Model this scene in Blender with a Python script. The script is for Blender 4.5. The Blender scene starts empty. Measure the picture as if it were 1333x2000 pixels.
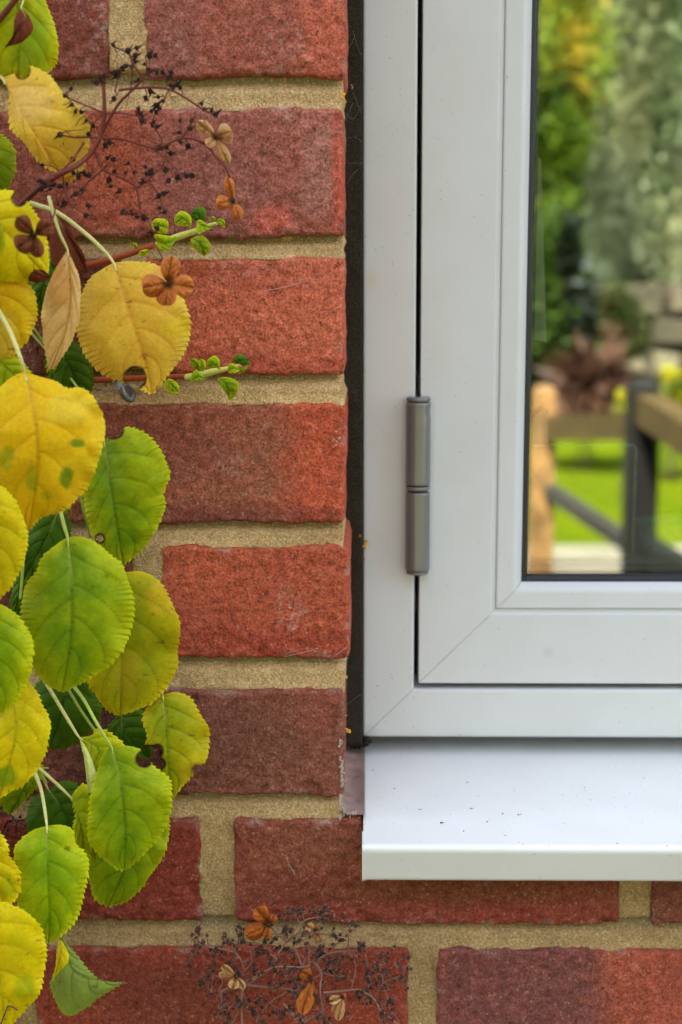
import bpy, math, random
import numpy as np
from mathutils import Vector, Matrix

random.seed(7)
rng = np.random.default_rng(11)
scene = bpy.context.scene
COL = scene.collection

# ------------------------------------------------------------------ camera
F = 50.0 / 36.0 * 2000.0
CAM = np.array([0.0, -0.7356, 1.5])
TH, YA, RO = math.radians(9.75), math.radians(1.0), math.radians(0.16)
fw = np.array([-math.sin(YA) * math.cos(TH), math.cos(YA) * math.cos(TH), -math.sin(TH)])
r0 = np.array([math.cos(YA), math.sin(YA), 0.0])
u0 = np.cross(r0, fw)
RT = r0 * math.cos(RO) - u0 * math.sin(RO)
UP = u0 * math.cos(RO) + r0 * math.sin(RO)
cam = bpy.data.cameras.new("camera")
cam.lens = 50.0
cam.sensor_fit = 'VERTICAL'
cam.sensor_height = 36.0
cam.sensor_width = 36.0
cam.clip_start = 0.02
cam.clip_end = 300.0
cam.dof.use_dof = True
cam.dof.focus_distance = 0.725
cam.dof.aperture_fstop = 7.1
camo = bpy.data.objects.new("camera", cam)
COL.objects.link(camo)
camo.matrix_world = Matrix(((RT[0], UP[0], -fw[0], CAM[0]), (RT[1], UP[1], -fw[1], CAM[1]),
                            (RT[2], UP[2], -fw[2], CAM[2]), (0, 0, 0, 1)))
scene.camera = camo

# ------------------------------------------------------------------ light
SUN_EL, SUN_AZ = math.radians(55), math.radians(-22)      # the sun stands behind the house
world = bpy.data.worlds.new("World")
scene.world = world
world.use_nodes = True
wn = world.node_tree
sky = wn.nodes.new('ShaderNodeTexSky')
sky.sky_type = 'NISHITA'
sky.sun_disc = False
sky.sun_elevation = SUN_EL
sky.sun_rotation = SUN_AZ
sky.dust_density = 2.0
sky.air_density = 1.0
sky.ozone_density = 0.6
bg = wn.nodes['Background']
bg.inputs['Strength'].default_value = 0.15
# thin high cloud takes part of the blue out of the sky
bw = wn.nodes.new('ShaderNodeRGBToBW')
cl = wn.nodes.new('ShaderNodeMix'); cl.data_type = 'RGBA'; cl.inputs[0].default_value = 0.66
wn.links.new(sky.outputs['Color'], bw.inputs[0])
wn.links.new(sky.outputs['Color'], cl.inputs[6]); wn.links.new(bw.outputs[0], cl.inputs[7])
wn.links.new(cl.outputs[2], bg.inputs['Color'])
sun = bpy.data.lights.new("sun", 'SUN')
sun.energy = 3.0
sun.angle = math.radians(0.5)
sun.color = (1.0, 0.94, 0.84)
suno = bpy.data.objects.new("sun", sun)
COL.objects.link(suno)
S = Vector((math.sin(SUN_AZ) * math.cos(SUN_EL), math.cos(SUN_AZ) * math.cos(SUN_EL), math.sin(SUN_EL)))
suno.rotation_euler = S.to_track_quat('Z', 'Y').to_euler()
suno.location = (0, 6, 8)
vs = scene.view_settings
vs.view_transform = 'Standard'
vs.look = 'None'
vs.gamma = 1.0
vs.use_curve_mapping = False
vs.exposure = 3.05
scene.cycles.max_bounces = 8
scene.cycles.transparent_max_bounces = 12


# ------------------------------------------------------------------ helpers
def pix(px, py, Y):
    """world point on the plane y=Y seen at a pixel of the 1333x2000 photograph (scalars or arrays)"""
    px = np.asarray(px, float); py = np.asarray(py, float); Y = np.asarray(Y, float)
    a = (px - 666.5) / F
    b = (py - 1000.0) / F
    d = fw + a[..., None] * RT - b[..., None] * UP
    t = (Y - CAM[1]) / d[..., 1]
    return CAM + d * t[..., None]


def P(px, py, Y=0.0):
    return Vector(pix(px, py, Y))


def hash3(i, j, k, seed):
    n = (i * 73856093) ^ (j * 19349663) ^ (k * 83492791) ^ (seed * 2654435)
    n = (n ^ (n >> 13)) * 1274126177
    n = n & 0x7fffffff
    n = (n ^ (n >> 16)) & 0xffff
    return n / 65535.0


def vnoise(p, seed=0):
    p = np.asarray(p, float)
    i = np.floor(p).astype(np.int64)
    f = p - i
    f = f * f * (3 - 2 * f)
    out = 0
    for dx in (0, 1):
        wx = f[:, 0] if dx else 1 - f[:, 0]
        for dy in (0, 1):
            wy = f[:, 1] if dy else 1 - f[:, 1]
            for dz in (0, 1):
                wz = f[:, 2] if dz else 1 - f[:, 2]
                out = out + wx * wy * wz * hash3(i[:, 0] + dx, i[:, 1] + dy, i[:, 2] + dz, seed)
    return out * 2 - 1


def fbm(p, seed=0, oct=3):
    p = np.asarray(p, float)
    s = 0; a = 1.0; n = 0
    for o in range(oct):
        s = s + a * vnoise(p * (2.03 ** o) + 17.3 * o, seed + o)
        n += a; a *= 0.5
    return s / n


def n2(x, y, sc, seed=0, oct=3):
    x = np.asarray(x, float).ravel(); y = np.asarray(y, float).ravel()
    return fbm(np.stack([x * sc, y * sc, np.full_like(x, seed * 3.7)], 1), seed, oct)


def smooth(a, b, x):
    t = np.clip((x - a) / (b - a), 0, 1)
    return t * t * (3 - 2 * t)


def lin(r, g, b, k=1.3, cap=0.85):
    o = []
    for c in (r, g, b):
        c /= 255.0
        c = c / 12.92 if c <= 0.04045 else ((c + 0.055) / 1.055) ** 2.4
        o.append(min(cap, c * k))
    return np.array(o)


def mesh_obj(name, verts, faces, mat=None, parent=None, smooth_shade=True, col=None, uv=None):
    me = bpy.data.meshes.new(name)
    me.from_pydata([tuple(v) for v in verts], [], [tuple(f) for f in faces])
    me.update()
    if smooth_shade:
        me.polygons.foreach_set('use_smooth', [True] * len(me.polygons))
    if col is not None:
        at = me.attributes.new('Col', 'FLOAT_COLOR', 'POINT')
        c4 = np.ones((len(verts), 4)); c4[:, :3] = col
        at.data.foreach_set('color', c4.ravel())
    o = bpy.data.objects.new(name, me)
    if mat:
        me.materials.append(mat)
    COL.objects.link(o)
    if parent:
        o.parent = parent
    return o


def empty(name, loc=(0, 0, 0)):
    o = bpy.data.objects.new(name, None)
    o.empty_display_size = 0.05
    o.location = loc
    COL.objects.link(o)
    return o


def tag(o, label=None, cat=None, group=None, kind=None):
    if label: o['label'] = label
    if cat: o['category'] = cat
    if group: o['group'] = group
    if kind: o['kind'] = kind
    return o


def catmull(pts, n):
    """Catmull-Rom through pts resampled to n points equally spaced by arc length"""
    pts = np.asarray(pts, float)
    if len(pts) == 2:
        return pts[0] + (pts[1] - pts[0]) * np.linspace(0, 1, n)[:, None]
    q = np.vstack([2 * pts[0] - pts[1], pts, 2 * pts[-1] - pts[-2]])
    out = []
    for i in range(1, len(q) - 2):
        t = np.linspace(0, 1, 14, endpoint=False)[:, None]
        a, b, c, d = q[i - 1], q[i], q[i + 1], q[i + 2]
        out.append(0.5 * (2 * b + (c - a) * t + (2 * a - 5 * b + 4 * c - d) * t ** 2 + (3 * b - a - 3 * c + d) * t ** 3))
    out = np.vstack(out + [pts[-1:]])
    s = np.concatenate([[0], np.cumsum(np.linalg.norm(np.diff(out, axis=0), axis=1))])
    tt = np.linspace(0, s[-1], n)
    return np.stack([np.interp(tt, s, out[:, k]) for k in range(out.shape[1])], 1)


class MB:
    """collects shapes for one mesh object"""
    def __init__(s):
        s.v = []; s.f = []; s.c = []

    def add(s, verts, faces, col=None):
        b = len(s.v)
        s.v += [tuple(v) for v in verts]
        s.f += [tuple(i + b for i in f) for f in faces]
        c = (0.5, 0.5, 0.5) if col is None else col
        if np.ndim(c) == 1:
            s.c += [tuple(c)] * len(verts)
        else:
            s.c += [tuple(x) for x in c]

    def box(s, a, b, col=None):
        x0, y0, z0 = a; x1, y1, z1 = b
        s.add([(x0, y0, z0), (x1, y0, z0), (x1, y1, z0), (x0, y1, z0), (x0, y0, z1), (x1, y0, z1), (x1, y1, z1), (x0, y1, z1)],
              [(0, 3, 2, 1), (4, 5, 6, 7), (0, 1, 5, 4), (1, 2, 6, 5), (2, 3, 7, 6), (3, 0, 4, 7)], col)

    def tube(s, pts, rad, n=None, segs=7, col=None, cap=True):
        pts = np.asarray(pts, float)
        m = n or max(3, len(pts) * 4)
        rad = np.atleast_1d(rad).astype(float)
        c = catmull(pts, m)
        r = np.interp(np.linspace(0, 1, m), np.linspace(0, 1, len(rad)), rad)
        tan = np.gradient(c, axis=0)
        tan /= np.linalg.norm(tan, axis=1)[:, None] + 1e-12
        ref = np.array([0.13, -1.0, 0.21])
        vs_, fs = [], []
        for i in range(m):
            a = np.cross(tan[i], ref); a /= np.linalg.norm(a) + 1e-12
            b = np.cross(tan[i], a)
            for k in range(segs):
                an = 2 * math.pi * k / segs
                vs_.append(c[i] + r[i] * (a * math.cos(an) + b * math.sin(an)))
        for i in range(m - 1):
            for k in range(segs):
                k2 = (k + 1) % segs
                fs.append((i * segs + k, i * segs + k2, (i + 1) * segs + k2, (i + 1) * segs + k))
        if cap:
            fs.append(tuple(range(segs))[::-1])
            fs.append(tuple((m - 1) * segs + k for k in range(segs)))
        s.add(vs_, fs, col)

    def blob(s, c, r, col=None, seed=0, stretch=(1, 1, 1)):
        """small faceted lump"""
        vs_, fs = [], []
        for i, la in enumerate((-90, -40, 15, 55, 90)):
            for k in range(6):
                lo = k * 60 + i * 20
                rr = r * (0.8 + 0.4 * hash3(np.int64(i), np.int64(k), np.int64(seed), 5))
                la_, lo_ = math.radians(la), math.radians(lo)
                vs_.append((c[0] + rr * stretch[0] * math.cos(la_) * math.cos(lo_), c[1] + rr * stretch[1] * math.cos(la_) * math.sin(lo_),
                            c[2] + rr * stretch[2] * math.sin(la_)))
        for i in range(4):
            for k in range(6):
                k2 = (k + 1) % 6
                fs.append((i * 6 + k, i * 6 + k2, (i + 1) * 6 + k2, (i + 1) * 6 + k))
        s.add(vs_, fs, col)

    def build(s, name, mat, parent=None, sm=True):
        return mesh_obj(name, s.v, s.f, mat, parent, sm, np.array(s.c))


# ------------------------------------------------------------------ materials
def mat_new(name):
    m = bpy.data.materials.new(name)
    m.use_nodes = True
    nt = m.node_tree
    return m, nt, nt.nodes['Principled BSDF'], nt.nodes['Material Output']


def nd(nt, t, **kw):
    n = nt.nodes.new(t)
    for k, v in kw.items():
        if k in n.inputs.keys():
            n.inputs[k].default_value = v
        else:
            setattr(n, k, v)
    return n


def noise(nt, vec, scale, detail=4, rough=0.6):
    n = nd(nt, 'ShaderNodeTexNoise')
    n.inputs['Scale'].default_value = scale
    n.inputs['Detail'].default_value = detail
    n.inputs['Roughness'].default_value = rough
    nt.links.new(vec, n.inputs['Vector'])
    return n.outputs['Fac']


def maprange(nt, val, a, b, c, d):
    n = nd(nt, 'ShaderNodeMapRange')
    n.inputs[1].default_value = a; n.inputs[2].default_value = b
    n.inputs[3].default_value = c; n.inputs[4].default_value = d
    nt.links.new(val, n.inputs[0])
    return n.outputs[0]


def mixc(nt, fac, a, b, mode='MIX'):
    n = nd(nt, 'ShaderNodeMix')
    n.data_type = 'RGBA'
    n.blend_type = mode
    for sock, v in ((n.inputs[0], fac), (n.inputs[6], a), (n.inputs[7], b)):
        if isinstance(v, (int, float)):
            sock.default_value = v
        elif isinstance(v, (tuple, list, np.ndarray)):
            sock.default_value = (v[0], v[1], v[2], 1)
        else:
            nt.links.new(v, sock)
    return n.outputs[2]


def bump(nt, h, dist, strength=1.0, prev=None):
    n = nd(nt, 'ShaderNodeBump')
    n.inputs['Distance'].default_value = dist
    n.inputs['Strength'].default_value = strength
    nt.links.new(h, n.inputs['Height'])
    if prev is not None:
        nt.links.new(prev, n.inputs['Normal'])
    return n.outputs['Normal']


def coords(nt):
    g = nd(nt, 'ShaderNodeNewGeometry')
    return g.outputs['Position']


def voro(nt, vec, scale, feature='F1'):
    n = nd(nt, 'ShaderNodeTexVoronoi')
    n.feature = feature
    n.inputs['Scale'].default_value = scale
    nt.links.new(vec, n.inputs['Vector'])
    return n


def m_brick():
    m, nt, b, out = mat_new('fired_brick')
    pos = coords(nt)
    at = nd(nt, 'ShaderNodeAttribute', attribute_name='Col')
    n1 = noise(nt, pos, 820, 3, 0.65)
    n2_ = noise(nt, pos, 190, 4, 0.65)
    v = voro(nt, pos, 900)
    c = mixc(nt, maprange(nt, n1, 0.36, 0.66, 0, 1), (0.64, 0.56, 0.54), (1.30, 1.36, 1.38))
    c = mixc(nt, 1.0, at.outputs['Color'], c, 'MULTIPLY')
    c2 = mixc(nt, maprange(nt, n2_, 0.3, 0.7, 0, 1), (0.70, 0.64, 0.62), (1.24, 1.28, 1.30))
    c = mixc(nt, 1.0, c, c2, 'MULTIPLY')
    # sand grains: pale and dark
    sep = nd(nt, 'ShaderNodeSeparateColor')
    nt.links.new(v.outputs['Color'], sep.inputs[0])
    c = mixc(nt, maprange(nt, sep.outputs[0], 0.95, 0.99, 0, 0.4), c, (0.46, 0.28, 0.20))
    c = mixc(nt, maprange(nt, sep.outputs[1], 0.92, 0.99, 0, 0.7), c, (0.09, 0.035, 0.025))
    nt.links.new(c, b.inputs['Base Color'])
    b.inputs['Roughness'].default_value = 0.8
    b.inputs['Specular IOR Level'].default_value = 0.14
    h1 = bump(nt, n2_, 0.0020, 0.8)
    h2 = bump(nt, n1, 0.0008, 0.7, h1)
    nt.links.new(h2, b.inputs['Normal'])
    return m


def m_mortar():
    m, nt, b, out = mat_new('sandy_mortar')
    pos = coords(nt)
    at = nd(nt, 'ShaderNodeAttribute', attribute_name='Col')
    n1 = noise(nt, pos, 800, 2.5, 0.7)
    n2_ = noise(nt, pos, 60, 4, 0.6)
    v = voro(nt, pos, 1100)
    c = mixc(nt, maprange(nt, n1, 0.35, 0.65, 0, 1), (0.66, 0.62, 0.57), (1.26, 1.26, 1.26))
    c = mixc(nt, 1.0, at.outputs['Color'], c, 'MULTIPLY')
    c2 = mixc(nt, maprange(nt, n2_, 0.3, 0.7, 0, 1), (0.86, 0.84, 0.80), (1.12, 1.12, 1.1))
    c = mixc(nt, 1.0, c, c2, 'MULTIPLY')
    sep = nd(nt, 'ShaderNodeSeparateColor')
    nt.links.new(v.outputs['Color'], sep.inputs[0])
    c = mixc(nt, maprange(nt, sep.outputs[0], 0.93, 0.98, 0, 0.45), c, (0.72, 0.60, 0.40))
    c = mixc(nt, maprange(nt, sep.outputs[1], 0.93, 0.99, 0, 0.5), c, (0.16, 0.12, 0.07))
    nt.links.new(c, b.inputs['Base Color'])
    b.inputs['Roughness'].default_value = 0.95
    b.inputs['Specular IOR Level'].default_value = 0.15
    h2 = bump(nt, n1, 0.0011, 0.8)
    h2 = bump(nt, v.outputs['Distance'], 0.0006, 0.6, h2)
    nt.links.new(h2, b.inputs['Normal'])
    return m


def m_white(name, base, rough, specks=0.0, smudges=()):
    m, nt, b, out = mat_new(name)
    pos = coords(nt)
    n1 = noise(nt, pos, 25, 5, 0.6)
    c = mixc(nt, maprange(nt, n1, 0.35, 0.75, 0, 1), base, tuple(np.array(base) * np.array((0.95, 0.945, 0.93))))
    if specks > 0:
        # fine wind-blown dust
        v = voro(nt, pos, 520)
        sep = nd(nt, 'ShaderNodeSeparateColor')
        nt.links.new(v.outputs['Color'], sep.inputs[0])
        patch = noise(nt, pos, 22, 3, 0.6)
        f1 = maprange(nt, v.outputs['Distance'], 0.14, 0.26, 1, 0)
        f2 = maprange(nt, sep.outputs[0], 0.93, 0.95, 0, 1)
        f3 = maprange(nt, patch, 0.42, 0.6, 0, specks)
        mm = nd(nt, 'ShaderNodeMath', operation='MULTIPLY'); nt.links.new(f1, mm.inputs[0]); nt.links.new(f2, mm.inputs[1])
        m2 = nd(nt, 'ShaderNodeMath', operation='MULTIPLY'); nt.links.new(mm.outputs[0], m2.inputs[0]); nt.links.new(f3, m2.inputs[1])
        c = mixc(nt, m2.outputs[0], c, (0.16, 0.13, 0.10))
    for (pt_, rad_, colr_, st_) in smudges:
        d_ = nd(nt, 'ShaderNodeVectorMath', operation='DISTANCE')
        nt.links.new(pos, d_.inputs[0]); d_.inputs[1].default_value = tuple(pt_)
        w_ = noise(nt, pos, 180, 4, 0.6)
        ad = nd(nt, 'ShaderNodeMath', operation='MULTIPLY_ADD'); ad.inputs[1].default_value = rad_ * 1.2; nt.links.new(w_, ad.inputs[0]); nt.links.new(d_.outputs['Value'], ad.inputs[2])
        c = mixc(nt, maprange(nt, ad.outputs[0], rad_ * .6, rad_ * 1.7, st_, 0), c, colr_)
    nt.links.new(c, b.inputs['Base Color'])
    b.inputs['Roughness'].default_value = rough
    b.inputs['Specular IOR Level'].default_value = 0.45
    nb = noise(nt, pos, 260, 3, 0.5)
    nt.links.new(bump(nt, nb, 0.00006, 0.5), b.inputs['Normal'])
    return m


def m_plain(name, base, rough=0.6, metal=0.0, nscale=300, amp=0.25, bumpd=0.0003, spec=0.4):
    m, nt, b, out = mat_new(name)
    pos = coords(nt)
    n1 = noise(nt, pos, nscale, 5, 0.65)
    base = np.array(base)
    c = mixc(nt, maprange(nt, n1, 0.3, 0.7, 0, 1), base * (1 - amp), base * (1 + amp))
    nt.links.new(c, b.inputs['Base Color'])
    b.inputs['Roughness'].default_value = rough
    b.inputs['Metallic'].default_value = metal
    b.inputs['Specular IOR Level'].default_value = spec
    if bumpd:
        nt.links.new(bump(nt, n1, bumpd, 0.7), b.inputs['Normal'])
    return m


def m_vcol(name, rough=0.5, trans=0.0, nscale=0, amp=0.15, bumpd=0.0, spec=0.3, vein=False):
    """colour from the mesh's own colour attribute, with a little grain"""
    m, nt, b, out = mat_new(name)
    pos = coords(nt)
    at = nd(nt, 'ShaderNodeAttribute', attribute_name='Col')
    c = at.outputs['Color']
    nrm = None
    if nscale:
        n1 = noise(nt, pos, nscale, 5, 0.65)
        c = mixc(nt, 1.0, c, mixc(nt, maprange(nt, n1, 0.3, 0.7, 0, 1), (1 - amp,) * 3, (1 + amp,) * 3), 'MULTIPLY')
        if bumpd:
            nrm = bump(nt, n1, bumpd, 0.6)
    if vein:
        v = voro(nt, pos, 430, 'DISTANCE_TO_EDGE')
        f = maprange(nt, v.outputs['Distance'], 0.0, 0.09, 0.16, 0)
        c = mixc(nt, f, c, mixc(nt, 1.0, c, (0.45, 0.5, 0.4), 'MULTIPLY'))
        nrm = bump(nt, v.outputs['Distance'], 0.00025, 0.35, nrm)
    nt.links.new(c, b.inputs['Base Color'])
    b.inputs['Roughness'].default_value = rough
    b.inputs['Specular IOR Level'].default_value = spec
    if nrm is not None:
        nt.links.new(nrm, b.inputs['Normal'])
    if trans > 0:
        t = nd(nt, 'ShaderNodeBsdfTranslucent')
        nt.links.new(c, t.inputs['Color'])
        if nrm is not None:
            nt.links.new(nrm, t.inputs['Normal'])
        mx = nd(nt, 'ShaderNodeMixShader')
        mx.inputs[0].default_value = trans
        nt.links.new(b.outputs[0], mx.inputs[1]); nt.links.new(t.outputs[0], mx.inputs[2])
        nt.links.new(mx.outputs[0], out.inputs['Surface'])
    return m


def m_glass():
    m, nt, b, out = mat_new('window_glass')
    nt.nodes.remove(b)
    tr = nd(nt, 'ShaderNodeBsdfTransparent'); tr.inputs['Color'].default_value = (0.93, 0.97, 0.95, 1)
    gl = nd(nt, 'ShaderNodeBsdfGlossy'); gl.inputs['Roughness'].default_value = 0.0
    gl.inputs['Color'].default_value = (0.97, 1.0, 0.98, 1)
    fr = nd(nt, 'ShaderNodeFresnel'); fr.inputs['IOR'].default_value = 1.5
    f = maprange(nt, fr.outputs[0], 0.0, 1.0, GLASS_REFL, 1.0)
    mx = nd(nt, 'ShaderNodeMixShader')
    nt.links.new(f, mx.inputs[0]); nt.links.new(tr.outputs[0], mx.inputs[1]); nt.links.new(gl.outputs[0], mx.inputs[2])
    nt.links.new(mx.outputs[0], out.inputs['Surface'])
    return m


YF = 0.085
GLASS_REFL = 0.12
M_BRICK = m_brick()
M_MORTAR = m_mortar()
M_FRAME = m_white('white_coated_aluminium', (0.595, 0.60, 0.615), 0.38, 0.6, [(pix(1073, 1274, YF), .0045, (.38, .38, .37), .35), (pix(730, 545, YF), .006, (.60, .46, .36), .5), (pix(1100, 1284, YF), .006, (.42, .42, .41), .12),
                                                                                        (pix(716, 1062, YF), .003, (.62, .40, .14), .6), (pix(722, 1430, YF), .005, (.40, .36, .30), .4), (pix(812, 1325, YF), .004, (.40, .36, .32), .35), (pix(800, 260, YF), .004, (.55, .48, .38), .2)])
M_SILL = m_white('white_powder_coat', (0.79, 0.785, 0.765), 0.36, 1.0, [(pix(715, 1600, .0), .004, (.62, .58, .52), .45), (pix(712, 1565, .0), .003, (.60, .56, .50), .35), (pix(1000, 1470, .07), .02, (.66, .65, .60), .25), (pix(760, 1462, .075), .02, (.60, .58, .52), .3), (pix(1250, 1465, .07), .03, (.66, .65, .60), .25)])
M_GASKET = m_plain('black_rubber', (0.014, 0.014, 0.018), 0.42, 0, 700, 0.3, 0.00008)
M_FOAM = m_plain('black_foam', (0.034, 0.026, 0.019), 0.95, 0, 900, 0.7, 0.0009, 0.15)
M_HINGE = m_plain('grey_metallic_paint', (0.18, 0.177, 0.177), 0.25, 0.32, 1500, 0.10, 0.00003)
M_DARK = m_plain('dark_cavity', (0.012, 0.012, 0.014), 0.7)
M_OLIVE = m_plain('weather_seal', (0.075, 0.07, 0.05), 0.6, 0, 300, 0.3)
M_FILM = m_plain('smeared_sealant', (0.30, 0.20, 0.17), 0.28, 0, 130, 0.30, 0.0006, 0.5)
M_LEAF = m_vcol('hydrangea_leaf', 0.48, 0.26, 500, 0.10, 0.00012, 0.16, True)
M_STALK = m_vcol('plant_stalk', 0.45, 0.0, 500, 0.15, 0.0001, 0.35)
M_DRY = m_vcol('dried_petal', 0.7, 0.25, 420, 0.25, 0.0003, 0.2)
M_BUD = m_vcol('dry_seed_cup', 0.8, 0.0, 900, 0.5, 0.0003, 0.2)
M_STEEL = m_plain('weathered_steel', (0.20, 0.20, 0.19), 0.45, 0.7, 500, 0.45, 0.0003)
M_GLASS = m_glass()

# ------------------------------------------------------------------ brick wall
wall = empty('brick_wall')
tag(wall, 'red brick house wall with pale sandy mortar beside and below the white window', 'brick wall')
YF = 0.085                                    # face of the window, set back in the reveal


SILL_X = float(pix(709, 1500, .05)[0])          # the sill rests in front of and over the bricks right of this line
SILL_Z = float(pix(1000, 1653, -.031)[2])


def make_brick(x0, x1, z0, z1, base, patches=(), step=0.0013, seed=0, relief=1.0, yoff=0.0, depth=0.1025):
    w, h = x1 - x0, z1 - z0
    nx, nz = max(6, int(w / step)), max(4, int(h / step))
    U, V = np.meshgrid(np.linspace(-1, 1, nx + 1), np.linspace(-1, 1, nz + 1))
    U = U.ravel(); V = V.ravel()
    X = (x0 + x1) / 2 + U * w / 2
    Z = (z0 + z1) / 2 + V * h / 2
    # uneven arrises
    so = seed * 1.37
    eu = 0.0014 * n2(Z, np.sign(U) * 3 + so, 60, seed, 2) + 0.0008 * n2(Z, np.sign(U) * 5 + so, 330, seed + 3, 2)
    ev = 0.0016 * n2(X, np.sign(V) * 3 + so, 45, seed + 5, 2) - 0.0012 * smooth(.25, .85, n2(X, np.sign(V) * 7 + so, 50, seed + 6, 3)) + 0.0010 * n2(X, np.sign(V) * 5 + so, 300, seed + 8, 2)
    # rounded corners in plan
    cr = 0.004
    dx = np.clip(np.abs(U) * w / 2 - (w / 2 - cr), 0, None); dz = np.clip(np.abs(V) * h / 2 - (h / 2 - cr), 0, None)
    rr = np.hypot(dx, dz); k = np.where(rr > cr, cr / np.maximum(rr, 1e-9), 1)
    X = X - np.sign(U) * dx * (1 - k) * 0.8 + np.abs(U) ** 10 * np.sign(U) * eu
    Z = Z - np.sign(V) * dz * (1 - k) * 0.8 + np.abs(V) ** 6 * np.sign(V) * ev
    e = np.minimum(w / 2 * (1 - np.abs(U)), h / 2 * (1 - np.abs(V)))
    r = 0.0022 + 0.0012 * n2(X, Z, 70, seed + 11, 2)
    q = np.clip(1 - e / r, 0, 1)
    drop = r * (1 - np.sqrt(np.clip(1 - q * q, 0, 1)))
    rough_ = (.55 + .9 * smooth(-.4, .5, n2(X, Z, 18, seed + 25, 2)) + 1.1 * smooth(-0.2, -0.95, V))
    rel = relief * (0.0010 * n2(X, Z, 45, seed + 20, 3) + 0.00075 * n2(X, Z * 1.35, 210, seed + 30, 2) * rough_ + .00035 * n2(X, Z, 480, seed + 35, 1) * rough_)
    pit = n2(X, Z, 170, seed + 40, 2)
    rel = rel - 0.0022 * smooth(.45, .65, n2(X, Z, 55, seed + 43, 2)) * smooth(.012, .004, e)
    rel = rel - 0.0020 * smooth(0.58, 0.74, pit) * smooth(-.1, .3, n2(X, Z, 60, seed + 41, 2))
    Y = yoff + drop - rel
    # colour of the clay
    c = np.tile(base, (len(X), 1)).astype(float)
    mott = n2(X, Z, 35, seed + 50, 3)
    c *= (1 + 0.16 * mott)[:, None]
    for (pc, rx, rz, colr, soft, stren) in patches:
        jx = 0.004 * n2(X, Z, 90, seed + 60, 3)
        d = (np.abs((X - pc[0] + jx) / rx) ** 3 + np.abs((Z - pc[1] + jx) / rz) ** 3) ** (1 / 3)
        m_ = (1 - smooth(1 - soft, 1 + soft, d)) * stren
        m_ = np.clip(m_ * (1 + 0.35 * n2(X, Z, 300, seed + 66, 2)), 0, 1)
        c = c * (1 - m_[:, None]) + np.array(colr) * m_[:, None]
    # worn pale edges with traces of lime
    ed = (1 - smooth(0.0005, 0.006, e)) * smooth(0.05, 0.6, n2(X, Z, 120, seed + 70, 3))
    c = c * (1 - 0.45 * ed[:, None]) + np.array((0.42, 0.31, 0.24)) * 0.45 * ed[:, None]
    # lime bloom
    bl = smooth(0.30, 0.70, n2(X, Z, 28, seed + 80, 2)) * smooth(0.0, 0.5, n2(X, Z, 500, seed + 81, 2)) * 0.35
    c = c * (1 - bl[:, None]) + np.array((0.48, 0.38, 0.34)) * bl[:, None]
    Z = np.where((X > SILL_X - .0008) & (z1 > SILL_Z) & (z0 < SILL_Z), np.minimum(Z, SILL_Z - .0012), Z)
    cx, cz = (x0 + x1) / 2, (z0 + z1) / 2
    V3 = np.stack([X - cx, Y, Z - cz], 1)
    idx = np.arange((nx + 1) * (nz + 1)).reshape(nz + 1, nx + 1)
    faces = np.stack([idx[:-1, :-1], idx[:-1, 1:], idx[1:, 1:], idx[1:, :-1]], -1).reshape(-1, 4).tolist()
    ring = list(idx[0, :]) + list(idx[1:, -1]) + list(idx[-1, -2::-1]) + list(idx[-2:0, 0])
    b0 = len(V3)
    back = V3[ring].copy(); back[:, 1] = depth
    V3 = np.vstack([V3, back]); c = np.vstack([c, c[ring] * 0.9])
    n = len(ring)
    for i in range(n):
        j = (i + 1) % n
        faces.append((ring[j], ring[i], b0 + i, b0 + j))
    o = mesh_obj('brick', V3, faces, M_BRICK, wall, True, np.clip(c, 0.01, 0.8))
    o.location = (cx, 0, cz)
    return o


BK = 0.92
def bc(r, g, b): return lin(r, g - 2, b + 3, 1.30, .54)

# the courses in view: top and bottom row of pixels, right hand edge at the reveal
ROWS = [(-107, 150, 674), (213, 463, 671), (503, 733, 673), (789, 1021, 675), (1068, 1287, 684), (1347, 1556, 672),
        (1600, 1804, None), (1852, 2062, None)]
zrow = []
for (a, b, xr) in ROWS:
    zrow.append((float(pix(560, b, 0)[2]), float(pix(560, a, 0)[2])))
XR = [float(pix(xr, (a + b) / 2, 0)[0]) if xr else None for (a, b, xr) in ROWS]


def pz(px, py):
    q = pix(px, py, 0)
    return (float(q[0]), float(q[2]))


red, pur, brn = bc(163, 72, 50), bc(104, 62, 60), bc(122, 78, 58)
BR = 0.215; JT = 0.0105
brick_spec = []       # row, x0, x1, base, patches
def X_(px, row):
    return float(pix(px, (ROWS[row][0] + ROWS[row][1]) / 2, 0)[0])

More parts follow.
